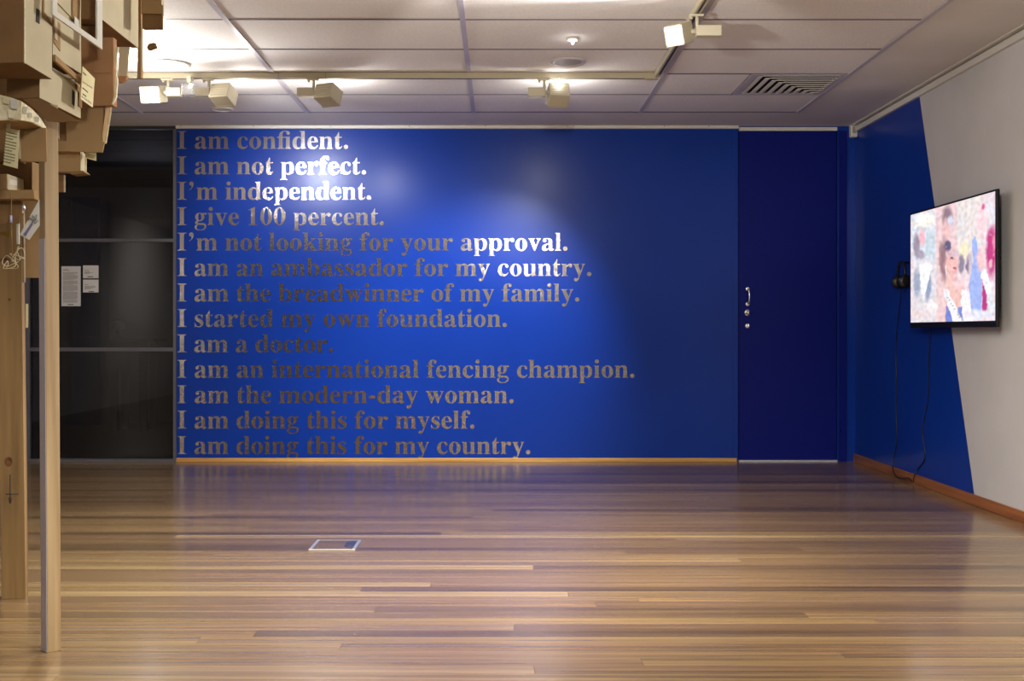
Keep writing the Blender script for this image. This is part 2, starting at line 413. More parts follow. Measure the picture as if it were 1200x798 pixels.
for zc, hh in ((z1, .014), (z2, .012)):
    obj('rail', bx(N(), XL, XG-.02, DY-.004, DY+.04, zc-hh, zc+hh), M_grey_metal, wn)
obj('sill', bx(N(), XL, XG-.0, DY-.02, DY+.05, 0, zb), M_grey_metal, wn)
obj('head_rail', bx(N(), XL, XG, DY-.01, DY+.05, zt-.03, zt-.004), mat('dark_head', (.03,.03,.035), .5), wn)
obj('jamb', bx(N(), XG-.024, XG-.001, DY-.012, DY+.05, zb, zt-.03), M_grey_metal, wn)
obj('mullion', bx(N(), XM-.02, XM+.02, DY-.006, DY+.05, zb, zt-.03), M_grey_metal, wn)
# dim room and furniture built behind the glass in place of its reflections
DB = 12.5
struct('floor_standin_room', bx(N(), XL, XG+.6, DY+.05, DB, -.05, -.001), mat('dark_standin_floor', (.03,.027,.025), .6), 'dark floor added behind the glazing, standing in for reflections').name = 'floor_2'
struct('wall_standin_room', bx(N(), XL, XG+.6, DB, DB+.1, 0, CZ+.05), mat('dim_standin_wall', (.22,.225,.23), .8), 'dim grey wall added far behind the glazing, standing in for reflections').name = 'wall_far_standin'
struct('wall_standin_side', bx(N(), XG+.6, XG+.7, DY+.14, DB, 0, CZ+.05), mat('dim_standin_wall_side', (.16,.16,.165), .8), 'dim side wall added behind the glazing, standing in for reflections').name = 'wall_side_standin'
struct('ceiling_standin_room', bx(N(), XL, XG+.6, DY+.05, DB, CZ, CZ+.05), mat('dim_standin_ceiling', (.05,.05,.05), .8), 'dark ceiling added behind the glazing, standing in for reflections').name = 'ceiling_2'
xa, xb = max(XL+.04, at(22,0,12.3).x), at(121,0,12.3).x
p_ = thing('standin_cupboard', 'tall dark navy cupboard behind the dark glazing, standing in for a blue reflection', 'cupboard', ((xa+xb)/2, 12.3, 0))
obj('body', bx(N(), xa, xb, 12.2, DB-.01, 0, 2.45), mat('navy_reflection', (.014,.022,.20), .5), p_, .004)
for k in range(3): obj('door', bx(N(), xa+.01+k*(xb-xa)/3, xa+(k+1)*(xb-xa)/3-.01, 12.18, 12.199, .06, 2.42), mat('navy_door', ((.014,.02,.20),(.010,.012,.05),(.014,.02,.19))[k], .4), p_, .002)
for o in list(p_.children): pass
# counter with pot behind the glass
ty = 11.6; xa, xb = at(128,0,ty).x, at(187,0,ty).x; tz = at(0,397,ty).z
p_ = thing('standin_table', 'dark side table behind the dark glazing, standing in for a reflection', 'table', ((xa+xb)/2, ty, 0))
MT = mat('black_timber', (.012,.012,.012), .4)
obj('table_top', bx(N(), xa, xb, ty-.2, ty+.25, tz-.03, tz), MT, p_, .004)
for lx in (xa+.06, xb-.16):
    for ly in (ty-.16, ty+.18): obj('leg', bx(N(), lx, lx+.07, ly, ly+.06, 0, tz-.03), MT, p_)
obj('drawer', bx(N(), xa+.02, xa+.26, ty-.18, ty+.2, tz-.32, tz-.03), MT, p_)
c0 = at(138, 397, ty)
p_ = thing('standin_knobbly_shape', 'small dark knobbly shape on the table behind the glazing, standing in for a reflection', 'lamp', (c0.x, ty, tz))
obj('base', lathe(N(), (c0.x, ty, tz), [(.07,0),(.07,.012),(.02,.03),(.012,.09)], 16), M_black, p_)
obj('shade', lathe(N(), (c0.x, ty, tz+.09), [(.02,0),(.07,.015),(.06,.07),(.02,.095)], 16), M_black, p_)

# information sheets on the glass
def sheet(x0, x1, y0, y1, label, lines, logo, name):
    a = at(x0, y0, DY+.008); c = at(x1, y1, DY+.008)
    t = thing(name, label, 'sign', ((a.x+c.x)/2, DY+.008, c.z), None)
    obj('paper', bx(N(), a.x, c.x, DY+.008, DY+.0195, c.z, a.z), M_paper, t)
    for (lx0, lx1, ly, h, mm) in lines:
        p = at(lx0, ly, DY+.008); q = at(lx1, ly, DY+.008)
        if h < .9:                                      # rows of unreadable small print, broken up into words
            b = N(); x = p.x
            while x < q.x-.004:
                wd = random.uniform(.005, .018); bx(b, x, min(x+wd, q.x), DY+.0072, DY+.0081, p.z-.0016, p.z+.0016); x += wd+.003
            obj('print_line', b, mm, t)
        else:
            obj('print_line', bx(N(), p.x, q.x, DY+.0072, DY+.0081, p.z-.003, p.z+.003), mm, t)
L = [(74.0, 79.5, 315.7, .5, M_greyink), (74.0, 82, 316.8, .5, M_ink)]
yy = 319.2
for para in (3, 6, 5, 7, 9, 3):
    for k in range(para): L.append((74.0, 91.5-(random.random()*6 if k == para-1 else random.random()), yy, .5, M_greyink)); yy += 1.02
    yy += .45
L.append((79.5, 86, 356.9, 1, M_ink))
sheet(72, 94, 312, 358.7, 'tall white sheet of small print stuck on the dark glass', L, 1, 'information_sheet')
sheet(97.2, 115, 311, 326, 'small white label on the dark glass, upper of the two', [(99, 104, 316.5, .5, M_greyink), (99, 105.5, 318.4, .5, M_greyink), (99, 109, 319.5, .5, M_greyink), (99, 105, 320.5, .5, M_greyink), (102.5, 109, 324.3, 1, M_ink)], 1, 'wall_label')
sheet(97.2, 115, 327.6, 342.6, 'small white label on the dark glass, lower of the two', [(99.5, 104, 333.4, .5, M_greyink), (99.5, 111, 335.3, .5, M_greyink), (99.5, 112, 336.4, .5, M_greyink), (99.5, 109, 337.5, .5, M_greyink), (99.5, 106, 338.6, .5, M_greyink), (104, 110, 341.7, 1, M_ink)], 1, 'wall_label')

# door
dr = thing('door_1', 'flush dark blue door in the blue wall with chrome fittings', 'door', ((XD0+XD1)/2, DY, 0)); dr['kind'] = 'structure'
obj('door_leaf', bx(N(), XD0+.006, XD1-.006, DY+.012, DY+.052, .016, at(0,153.6,DY).z), M_door, dr, .002)
obj('under_door_light', bx(N(), XD0+.004, XD1-.004, DY-.012, DY+.06, 0, .012), mat('pale_threshold_light', (.62,.64,.72), .3, .5), dr)  # light under the door put in as a pale strip
obj('jamb', bx(N(), at(982.5,0,DY).x, at(992,0,DY).x, DY-.012, DY+.02, .0, at(0,153.4,DY).z), M_door, dr, .002)
obj('jamb', bx(N(), at(859,0,DY).x, at(864,0,DY).x, DY-.004, DY+.02, .0, at(0,151.5,DY).z), M_blue, dr, .001)
for zy in (190, 340, 500):
    p = at(987.5, zy, DY); obj('hinge', cyl(N(), (p.x-.02, DY-.014, p.z-.05), (p.x-.02, DY-.014, p.z+.05), .006, n=10), M_door, dr)
hp = at(876.5, 0, DY).x
h = obj('pull_handle', tube(N(), smooth_path([(hp, DY+.012, at(0,339,DY).z), (hp, DY-.02, at(0,339.5,DY).z), (hp+.004, DY-.03, at(0,343,DY).z), (hp+.004, DY-.03, at(0,352,DY).z), (hp, DY-.02, at(0,355.5,DY).z), (hp, DY+.012, at(0,356,DY).z)], 4), .007, 10), M_chrome, dr)
for zy in (338.6, 356.3):
    p = at(876.5, zy, DY); obj('handle_rose', lathe(N(), (p.x, DY+.012, p.z), [(.019,0),(.019,-.006),(.012,-.01)], 20, 'Y'), M_chrome, h)
p = at(876.5, 366.5, DY); k = obj('lock', lathe(N(), (p.x, DY+.012, p.z), [(.027,0),(.027,-.006),(.020,-.010),(.012,-.010),(.012,-.022),(.004,-.024)], 24, 'Y'), M_chrome, dr)
obj('snib', bx(N(), p.x-.004, p.x+.004, DY-.02, DY-.008, p.z-.013, p.z+.013), M_chrome, k, .001)
p = at(876.5, 382, DY); obj('deadlock', lathe(N(), (p.x, DY+.012, p.z), [(.021,0),(.021,-.006),(.015,-.009),(.003,-.009)], 24, 'Y'), M_chrome, dr)

# ------------------------------------------------------------------ lettering (bold serif, drawn here)
K = 0.5523
def circ(cx, cy, rx, ry=None):
    ry = ry or rx
    return f'M{cx+rx} {cy} C{cx+rx} {cy+ry*K} {cx+rx*K} {cy+ry} {cx} {cy+ry} C{cx-rx*K} {cy+ry} {cx-rx} {cy+ry*K} {cx-rx} {cy} C{cx-rx} {cy-ry*K} {cx-rx*K} {cy-ry} {cx} {cy-ry} C{cx+rx*K} {cy-ry} {cx+rx} {cy-ry*K} {cx+rx} {cy} Z'
def stem(x0, x1, xl, xr, top, y0=0):
    return f'M{xl} {top} L{xl} {top-19} Q{x0} {top-24} {x0} {top-70} L{x0} {y0+75} Q{x0} {y0+24} {xl} {y0+19} L{xl} {y0} L{xr} {y0} L{xr} {y0+19} Q{x1} {y0+24} {x1} {y0+75} L{x1} {top} Z'
def arch(xs, x0, x1, xl, xr):   # springs from stem edge xs; right stem x0..x1; feet xl..xr
    return (f'M{xs-6} 392 C{xs+32} 450 {xs+72} 473 {x0-8} 473 C{x1-48} 473 {x1} 415 {x1} 325 L{x1} 75 Q{x1} 24 {xr} 19 L{xr} 0 L{xl} 0 L{xl} 19 Q{x0} 24 {x0} 75 '
            f'L{x0} 318 C{x0} 375 {x0-13} 402 {x0-46} 402 C{x0-80} 402 {xs+18} 380 {xs-6} 345 Z')
GL = {
 'I': (389, [['M20 0 L20 19 L37 19 Q118 22 118 95 L118 581 Q118 654 37 657 L20 657 L20 676 L370 676 L370 657 L353 657 Q272 654 272 581 L272 95 Q272 22 353 19 L370 19 L370 0 Z']]),
 'n': (556, [[stem(65,205,21,249,461)], [arch(205,349,489,307,539)]]),
 'm': (833, [[stem(62,202,16,246,461)], [arch(202,345,485,300,529)], [arch(485,628,768,583,814)]]),
 'h': (556, [[stem(61,201,16,246,676)], [arch(201,345,485,304,534)]]),
 'u': (556, [['M16 461 L16 442 Q62 438 62 395 L62 135 C62 40 105 -14 190 -14 C250 -14 300 10 352 75 L352 115 C320 78 290 60 258 60 C220 60 202 85 202 135 L202 461 Z'],
             ['M303 461 L303 442 Q350 438 350 395 L350 -10 L537 22 L537 41 Q490 45 490 90 L490 461 Z']]),
 'i': (278, [[stem(66,206,16,255,461)], [circ(136,613,78)]]),
 'l': (278, [[stem(66,206,16,255,676)]]),
 'b': (556, [['M17 676 L17 657 Q66 653 66 610 L66 -12 L88 -12 L150 42 L206 60 L206 676 Z'],
             ['M204 398 C240 450 282 473 330 473 C445 473 521 375 521 238 C521 92 432 -14 298 -14 C235 -14 180 8 130 45 L204 82 C215 42 240 20 272 20 C345 20 372 100 372 225 C372 350 345 418 285 418 C250 418 222 390 204 345 Z']]),
 'd': (556, [['M296 676 L296 657 Q350 653 350 610 L350 -10 L534 22 L534 41 Q490 45 490 90 L490 676 Z'],
             ['M352 398 C320 450 285 473 235 473 C105 473 25 370 25 225 C25 80 100 -14 210 -14 C270 -14 315 15 354 78 L352 112 C330 65 300 44 268 44 C205 44 176 110 176 235 C176 355 205 424 268 424 C305 424 335 395 352 345 Z']]),
 'p': (556, [[stem(67,207,19,262,461,-205)],
             ['M205 398 C240 450 285 473 335 473 C450 473 524 375 524 240 C524 92 445 -14 330 -14 C280 -14 240 5 205 48 L205 112 C225 55 250 30 285 30 C345 30 373 110 373 230 C373 350 345 410 285 410 C255 410 225 390 205 355 Z']]),
 'o': (500, [[circ(250.5,229.5,225.5,243.5), circ(250.5,229.5,77,211)]]),
 '0': (500, [[circ(250,337.5,226,350.5), circ(250,337.5,80,320)]]),
 'e': (444, [['M424 126 C378 25 315 -14 232 -14 C105 -14 25 80 25 222 C25 372 110 473 238 473 C350 473 424 405 426 246 L165 246 C170 125 225 66 300 66 C345 66 378 88 405 136 Z',
              'M164 280 L295 280 C297 390 280 440 234 440 C186 440 165 380 164 280 Z']]),
 'c': (444, [['M404 132 C370 88 335 66 290 66 C215 66 170 130 170 260 C170 370 200 441 255 441 C285 441 300 425 308 385 C318 335 335 315 367 315 C400 315 420 335 420 365 C420 430 350 473 262 473 C120 473 25 370 25 225 C25 80 110 -14 235 -14 C315 -14 375 25 423 116 Z']]),
 'a': (500, [['M281 66 L281 330 C281 405 270 440 220 440 C195 440 172 430 172 415 C172 405 185 400 190 385 C205 345 175 315 127 315 C85 315 55 338 55 375 C55 432 130 473 230 473 C355 473 420 420 420 320 L420 105 C420 70 425 55 440 55 C453 55 463 62 474 72 L488 56 C465 10 430 -14 375 -14 C320 -14 290 10 281 66 Z'],
             ['M284 278 C120 245 25 195 25 98 C25 30 70 -14 135 -14 C190 -14 245 15 284 68 L284 105 C262 82 242 70 220 70 C190 70 172 95 172 135 C172 195 215 225 284 250 Z']]),
 'f': (333, [['M14 0 L14 19 Q73 25 73 80 L73 500 C73 630 150 691 260 691 C340 691 389 655 389 600 C389 562 365 540 330 540 C295 540 275 562 270 600 C267 635 262 655 243 655 C218 655 213 625 213 570 L213 80 Q213 25 285 19 L285 0 Z'],
             ['M14 415 L300 415 L300 461 L14 461 Z']]),
 '\ufb01': (556, [['M14 0 L14 19 Q73 25 73 80 L73 470 C73 610 170 691 310 691 C430 691 490 650 490 595 C490 555 462 535 425 535 C385 535 362 560 358 600 C352 640 335 657 300 657 C240 657 213 610 213 540 L213 80 Q213 25 275 19 L275 0 Z'],
                  ['M14 415 L400 415 L400 461 L14 461 Z'], [stem(345,485,298,534,461)]]),
 'g': (500, [[circ(225,312,177,161), circ(225,312,56,134)], ['M300 461 L483 461 L483 396 L370 396 Z'],
             ['M128 196 C75 162 50 130 50 95 C50 55 75 30 120 15 C60 -5 28 -40 28 -85 C28 -160 110 -206 235 -206 C385 -206 478 -140 478 -45 C478 40 420 75 320 77 L200 80 C170 81 155 90 155 105 C155 125 170 145 205 165 Z',
              'M160 5 L330 0 C385 -2 405 -20 405 -55 C405 -125 340 -172 240 -172 C160 -172 110 -140 110 -85 C110 -50 130 -15 160 5 Z']]),
 'k': (556, [[stem(68,208,22,254,676)], ['M206 190 L206 240 L330 375 C365 415 365 435 310 442 L310 461 L498 461 L498 442 C455 435 430 420 395 385 L320 305 Z'],
             ['M240 268 L338 330 L480 90 C510 40 520 22 543 19 L543 0 L290 0 L290 19 C325 22 325 40 310 68 L225 215 Z']]),
 'r': (444, [[stem(72,212,29,275,461)], ['M210 370 C250 440 290 473 345 473 C400 473 434 445 434 395 C434 350 408 322 370 322 C340 322 322 338 305 355 C290 372 280 378 265 372 C240 360 222 330 210 290 Z']]),
 's': (389, [['M330 473 L313 473 C305 450 300 447 290 450 C262 462 235 473 200 473 C105 473 32 415 32 330 C32 262 70 228 160 175 C225 135 245 115 245 80 C245 42 220 18 180 18 C115 18 70 65 48 155 L28 155 L28 -14 L46 -14 C52 5 60 10 72 6 C105 -6 145 -14 185 -14 C290 -14 361 48 361 140 C361 210 325 250 235 300 C165 340 132 358 132 390 C132 420 160 440 200 440 C255 440 295 400 315 320 L332 320 Z']]),
 't': (333, [['M20 418 C85 450 140 520 185 630 L207 630 L207 461 L310 461 L310 415 L207 415 L207 115 C207 75 215 60 240 60 C265 60 285 75 312 115 L332 100 C300 25 250 -12 180 -12 C105 -12 67 25 67 100 L67 415 Z']]),
 'v': (500, [['M21 461 L21 442 C50 438 62 425 80 385 L235 -14 L270 -14 L415 345 C440 408 450 436 485 442 L485 461 L325 461 L325 442 C375 438 388 420 372 375 L303 180 L230 365 C210 415 215 438 262 442 L262 461 Z']]),
 'w': (722, [['M23 461 L23 442 C48 438 60 425 78 385 L222 -14 L256 -14 L372 285 L330 372 L290 190 L222 365 C205 410 205 438 250 442 L250 461 Z'],
             ['M240 461 L240 442 C285 438 300 420 318 385 L462 -14 L496 -14 L640 345 C665 410 675 436 707 442 L707 461 L560 461 L560 442 C608 438 615 418 600 375 L530 180 L462 365 C448 410 452 438 495 442 L495 461 Z']]),
 'y': (500, [['M16 461 L16 442 C45 438 58 425 76 385 L232 10 C205 -70 185 -95 165 -95 C150 -95 150 -80 125 -75 C85 -70 52 -95 52 -138 C52 -180 85 -205 130 -205 C195 -205 225 -155 262 -55 L410 345 C432 408 445 436 480 442 L480 461 L330 461 L330 442 C375 438 385 420 370 375 L305 190 L228 365 C210 415 215 438 258 442 L258 461 Z']]),
 '.': (250, [[circ(125.5,71.5,84.5)]]),
 '\u2019': (333, [[circ(163,608,82)], ['M244 608 C250 500 190 400 85 356 L79 372 C150 415 180 470 165 535 Z']]),
 '-': (333, [['M44 171 L287 171 L287 287 L44 287 Z']]),
 '1': (500, [['M66 575 L72 558 C150 585 175 570 175 520 L175 85 C175 35 160 22 90 19 L90 0 L425 0 L425 19 C355 22 325 35 325 85 L325 688 L300 688 Z']]),
}
def parse(path, seg=5):
    toks = path.replace('M', ' M ').replace('L', ' L ').replace('C', ' C ').replace('Q', ' Q ').replace('Z', ' Z ').split()
    i = 0; pts = []; cur = None
    def num():
        nonlocal i; v = float(toks[i]); i += 1; return v
    while i < len(toks):
        c = toks[i]; i += 1
        if c in 'ML': cur = (num(), num()); pts.append(cur)
        elif c == 'Q':
            a = (num(), num()); b = (num(), num())
            for k in range(1, seg): t = k/(seg-1); pts.append(tuple((1-t)**2*cur[d]+2*t*(1-t)*a[d]+t*t*b[d] for d in (0, 1)))
            cur = b
        elif c == 'C':
            a = (num(), num()); b = (num(), num()); e = (num(), num())
            for k in range(1, seg+1): t = k/seg; pts.append(tuple((1-t)**3*cur[d]+3*t*(1-t)**2*a[d]+3*t*t*(1-t)*b[d]+t**3*e[d] for d in (0, 1)))
            cur = e
    out = []
    for p in pts:
        if not out or abs(p[0]-out[-1][0])+abs(p[1]-out[-1][1]) > .5: out.append(p)
    if abs(out[0][0]-out[-1][0])+abs(out[0][1]-out[-1][1]) < .5: out.pop()
    return out
EM = 30.85/F*DY
gmesh = {}
def glyph_mesh(ch):
    if ch in gmesh: return gmesh[ch]
    b = N()
    for k, shape in enumerate(GL[ch][1]):
        loops = [[(p[0]/1000*EM, p[1]/1000*EM) for p in parse(s)] for s in shape]
        bb = N(); slab(bb, loops, Vector((0,0,0)), Vector((1,0,0)), Vector((0,0,1)), -.0004, .0008+.00008*k)
        tmp = bpy.data.meshes.new('t'); bb.to_mesh(tmp); bb.free(); b.from_mesh(tmp); bpy.data.meshes.remove(tmp)
    me = bpy.data.meshes.new('letter'); b.to_mesh(me); b.free(); me.materials.append(M_foil); gmesh[ch] = me
    return me
LINES = [('I am con\ufb01dent.', 408), ('I am not perfect.', 429), ('I\u2019m independent.', 435), ('I give 100 percent.', 450),
         ('I\u2019m not looking for your approval.', 665), ('I am an ambassador for my country.', 693), ('I am the breadwinner of my family.', 679),
         ('I started my own foundation.', 594), ('I am a doctor.', 390.5), ('I am an international fencing champion.', 743.5),
         ('I am the modern-day woman.', 602), ('I am doing this for myself.', 556), ('I am doing this for my country.', 621.5)]
ORD = ['topmost', 'second from the top', 'third from the top', 'fourth', 'fifth', 'sixth', 'middle', 'eighth', 'ninth', 'longest', 'eleventh', 'twelfth', 'lowest']
for k, (txt, xe) in enumerate(LINES):
    zb_ = at(0, 174.4+29.8*k, DY).z; x0 = at(207.2, 0, DY).x
    adv = sum(250 if c == ' ' else GL[c][0] for c in txt)
    wid = adv-40                                        # right edge of the full stop
    target = (xe-207.2)/F*DY
    ls = (target-wid/1000*EM)/(len(txt)-1)
    words = txt.replace('\ufb01', 'fi')
    t = thing('vinyl_sentence', f'silver glitter wall sentence "{words}", {ORD[k]} line', 'lettering', (x0, DY-.0006, zb_))
    x = 0
    for c in txt:
        if c == ' ': x += .25*EM+ls; continue
        o = bpy.data.objects.new({'.': 'full_stop', '\u2019': 'apostrophe', '-': 'hyphen'}.get(c, 'letter'), glyph_mesh(c)); COL.objects.link(o)
        o.parent = t; o.location = (x, 0, 0); x += GL[c][0]/1000*EM+ls
    print(words, round(ls/EM*1000, 1))

# ------------------------------------------------------------------ tracks and spotlights
TY = 6.92; XTR = at(770, 0, TY).x
tr = thing('light_track', 'long beige lighting track across the ceiling parallel to the blue wall', 'track', (-.8, TY, CZ-.01))
obj('rail', bx(N(), -4.2, XTR, TY, TY+.036, CZ-.046, CZ-.012), M_beige, tr, .002)
obj('rail_slot', bx(N(), -4.2, XTR-.04, TY+.012, TY+.024, CZ-.0475, CZ-.044), M_black, tr)
obj('end_feed', bx(N(), XTR-.07, XTR+.012, TY-.003, TY+.04, CZ-.050, CZ-.010), M_beige, tr, .003)
for xx in (at(326,0,TY).x, at(381,0,TY).x): obj('joint', bx(N(), xx, xx+.003, TY-.001, TY+.037, CZ-.0468, CZ-.012), M_greyink, tr)
t2 = thing('light_track', 'short beige lighting track running towards the viewer at right', 'track', (.95, 4, CZ-.01))
obj('rail', bx(N(), .945, .981, -.5, TY-.02, CZ-.046, CZ-.012), M_beige, t2, .002)
obj('rail_slot', bx(N(), .957, .969, -.5, TY-.1, CZ-.0475, CZ-.044), M_black, t2)

def lamp(label, X, Y, gear_dir, yaw, pitch, head=(.125, .10, .105), lit=True, drop=.062, zoff=0, hx=.085, gl=.10):
    """X,Y under the track; gearbox on gear_dir (-1 left, +1 right), head on the other side; yaw/pitch of the head's beam (yaw 0 = +Y)"""
    z = CZ-.046
    t = thing('track_spotlight', label, 'spotlight', (X, Y, z), 'track spotlights')
    obj('adapter', bx(N(), X-.04, X+.03, Y-.014, Y+.014, z-.012, z-.001), M_beige2, t, .002)
    obj('knob', cyl(N(), (X-.03, Y, z-.024), (X-.03, Y, z-.012), .008, n=12), M_beige2, t)
    obj('stem', cyl(N(), (X, Y, z-drop-.012), (X, Y, z-.012), .009, n=14), M_beige2, t)
    zc = z-drop-.022
    g0, g1 = sorted((X+gear_dir*(-.008), X+gear_dir*gl))
    obj('gear_box', bx(N(), g0, g1, Y-.026, Y+.026, zc-.026, zc+.026), M_beige2, t, .004)
    hc = Vector((X-gear_dir*hx, Y, zc-.012+zoff))
    obj('pivot', cyl(N(), (X, Y, zc), (hc.x+gear_dir*head[0]*.3, Y, zc), .012, n=14), M_beige2, t)
    R = Matrix.Translation(hc) @ Matrix.Rotation(math.radians(yaw), 4, 'Z') @ Matrix.Rotation(math.radians(pitch), 4, 'X')
    w_, h_, d_ = head
    hd = obj('lamp_head', bx(N(), -w_/2, w_/2, -d_/2, d_/2, -h_/2, h_/2, R), M_beige2, t, .005)
    b = N(); y = d_/2
    for (a, c2, e, f) in ((-w_/2, w_/2, h_/2-.006, h_/2), (-w_/2, w_/2, -h_/2, -h_/2+.006), (-w_/2, -w_/2+.006, -h_/2, h_/2), (w_/2-.006, w_/2, -h_/2, h_/2)):
        bx(b, a, c2, y-.001, y+.012, e, f, R)
    obj('bezel', b, M_beige2, hd)
    obj('lens', bx(N(), -w_/2+.008, w_/2-.008, y, y+.003, -h_/2+.008, h_/2-.008, R), M_lamp if lit else M_led, hd)
    b = N()
    for k in range(5): bx(b, -w_/2+.012, w_/2-.012, -y-.0015, -y+.001, -h_/2+.012+k*.017, -h_/2+.018+k*.017, R)
    obj('vent_fins', b, M_beige, hd)
    return t
TYc = TY+.018
lamp('beige square spotlight on the long track, second from the left, beside a clear lens', at(244,0,TY).x, TYc, -1, -15, -22, lit=False)
lamp('beige square spotlight on the long track, turned away right of the bright lamp pair', at(367,0,TY).x, TYc, -1, -25, -20, lit=False)
lamp('beige square spotlight hanging near the right end of the long track', at(638,0,TY).x, TYc, -1, 8, -28, lit=False)
lamp('glaring bright spotlight on the long track at far left, facing the room', at(196,0,TY).x, TYc, 1, 172, -14, gl=.08)
lamp('bright square spotlight on the short track, lit face toward the viewer', at(817,0,5.53).x, 5.53, 1, 143, -20, head=(.10,.10,.10), gl=.115)
# little clear lens fitting with a tiny lit bulb
c = at(221, 105.5, TY-.062)
t = thing('clear_lens_fitting', 'small clear square lens with a tiny lit bulb under the long track', 'light fitting', c)
mgl = mat('clear_plastic', (.9,.9,.9), .1); mgl.node_tree.nodes['Principled BSDF'].inputs['Transmission Weight'].default_value = .85
obj('lens_body', bx(N(), c.x-.038, c.x+.038, c.y-.03, c.y+.03, c.z-.032, c.z+.032), mgl, t, .004)
b = N(); bx(b, c.x-.012, c.x+.012, c.y+.0, c.y+.02, c.z+.03, CZ-.062); bx(b, c.x-.012, c.x+.012, c.y+.0, TY+.012, CZ-.062, CZ-.0475); obj('bracket', b, M_beige2, t)
obj('bulb', lathe(N(), (c.x+.022, c.y-.038, c.z+.022), [(.002,-.008),(.008,0),(.002,.008)], 10), M_pin, t)

def disc(px, py, r, label, cat='downlight', lit=False, dark=False, name='ceiling_downlight'):
    Y = F*(CZ-.01-EYE)/(VY-py); X = (px-VX)/F*Y; z = CZ-.009
    t = thing(name, label, cat, (X, Y, z))
    obj('rim', lathe(N(), (X, Y, z), [(r, 0), (r, -.006), (r*.93, -.011), (r*.80, -.011), (r*.76, -.004), (r*.76, -.002)], 40), M_cream if not dark else M_tee, t)
    obj('baffle', lathe(N(), (X, Y, z-.001), [(r*.76, -.004), (r*.6, -.0025), (.004, -.0025)], 32), M_cream if not dark else mat('speaker_mesh', (.36,.33,.35), .6), t)
    if lit: obj('bulb', lathe(N(), (X, Y, z-.012), [(.004, 0), (.008, -.006), (.008, -.010), (.004, -.02)], 14), M_pin, t)
    return t
disc(198, 75, .125, 'large white round ceiling fitting near the cardboard city')
disc(260, 127.5, .08, 'small round ceiling fitting behind the left square spotlight')
disc(652, 121.5, .08, 'small round ceiling fitting behind the right-hand square spotlight')
disc(666, 72, .105, 'greyish round ceiling speaker behind the lit pin light', 'speaker', dark=True, name='ceiling_speaker')
disc(671, 45, .03, 'tiny sparkling pin light in the middle of the ceiling', 'downlight', lit=True, name='pin_light')
c = at(655.5, 97.2, TY-.03)
t = thing('pin_light', 'tiny sparkling pin light in front of the right spotlight on the long track', 'downlight', c)
obj('bulb', lathe(N(), c, [(.002,-.008),(.009,0),(.002,.008)], 12), M_pin, t)
obj('clip', bx(N(), c.x-.004, c.x+.004, c.y+.008, c.y+.035, c.z-.004, CZ-.046), M_beige2, t)

# air vent
X0, X1 = VENT_X0, XT[-1]-.014; Y1, Y0 = YT[1], YT[2]
v = thing('air_vent', 'square ceiling air vent with nested L-shaped louvres', 'vent', ((X0+X1)/2, (Y0+Y1)/2, CZ-.01))
o_ = bpy.data.objects
zc = CZ-.012
b = N()
for (a, c, e, f) in ((X0+.004, X0+.05, Y0+.003, Y1-.003), (X1-.03, X1, Y0+.003, Y1-.003), (X0+.05, X1-.03, Y0+.003, Y0+.03), (X0+.05, X1-.03, Y1-.03, Y1-.003)):
    bx(b, a, c, e, f, zc, zc+.012)
obj('frame', b, M_tee, v, .001)
obj('backing', bx(N(), X0+.05, X1-.03, Y0+.03, Y1-.03, zc+.020, zc+.0235), M_dark, v)
LX0, LX1, LY0, LY1 = X0+.052, X1-.032, Y0+.032, Y1-.032
nS = 9; st = (LY1-LY0)/nS
for i in range(nS):
    o = i*st+.004; b = N(); wd = st*.5
    xa = LX0+o*(LX1-LX0)/(LY1-LY0); ya = LY0+o
    # blade profile leaning outward, mitred at the corner
    bx(b, xa, xa+st*.45, ya+st*.3, LY1, zc-.001, zc+.004)
    bx(b, xa+st*.45, LX1, ya, ya+st*.3, zc-.001, zc+.003)
    obj('louvre', b, M_cream, v)
# alarm sensor
c = at(1001, 153, DY-.05)
t = thing('motion_sensor', 'small white alarm sensor in the corner above the door', 'sensor', c)
obj('housing', bx(N(), c.x-.026, c.x+.026, DY-.055, DY-.001, c.z-.05, c.z+.05), M_cream, t, .008)
obj('lens_window', bx(N(), c.x-.014, c.x+.014, DY-.057, DY-.054, c.z-.02, c.z+.03), mat('sensor_window', (.3,.27,.24), .4), t, .001)

# floor socket box
t = thing('floor_box', 'steel rimmed floor socket box set flush in the boards', 'floor socket', (-.91, 5.28, 0))
FY0, FY1 = F/(645-VY), F/(633.5-VY); xa, xb = -.905-.105, -.905+.105
xa = at(361.5,0,FY0).x; xb = at(416,0,FY0).x
MS = mat('blue_grey_steel', (.30,.34,.46), .4, .4)  # side and rear rims in a darker blue-grey than the front
obj('lid', bx(N(), xa+.012, xb-.012, FY0+.008, FY1-.006, .0003, .0022), M_floor, t)
obj('rim', bx(N(), xa, xb, FY0, FY0+.008, .0003, .005), mat('bright_steel', (.85,.85,.8), .35, .4), t, .001)
obj('rim', bx(N(), xa, xa+.012, FY0+.008, FY1, .0003, .005), MS, t, .001)
obj('rim', bx(N(), xb-.014, xb, FY0+.008, FY1, .0003, .005), MS, t, .001)
obj('rim', bx(N(), xa+.012, xb-.014, FY1-.004, FY1, .0003, .004), MS, t, .001)
obj('socket_flap', bx(N(), xb-.062, xb-.016, FY0+.07, FY1-.03, .0022, .0032), mat('flap_blue_grey', (.05,.06,.14), .4, .5), t)

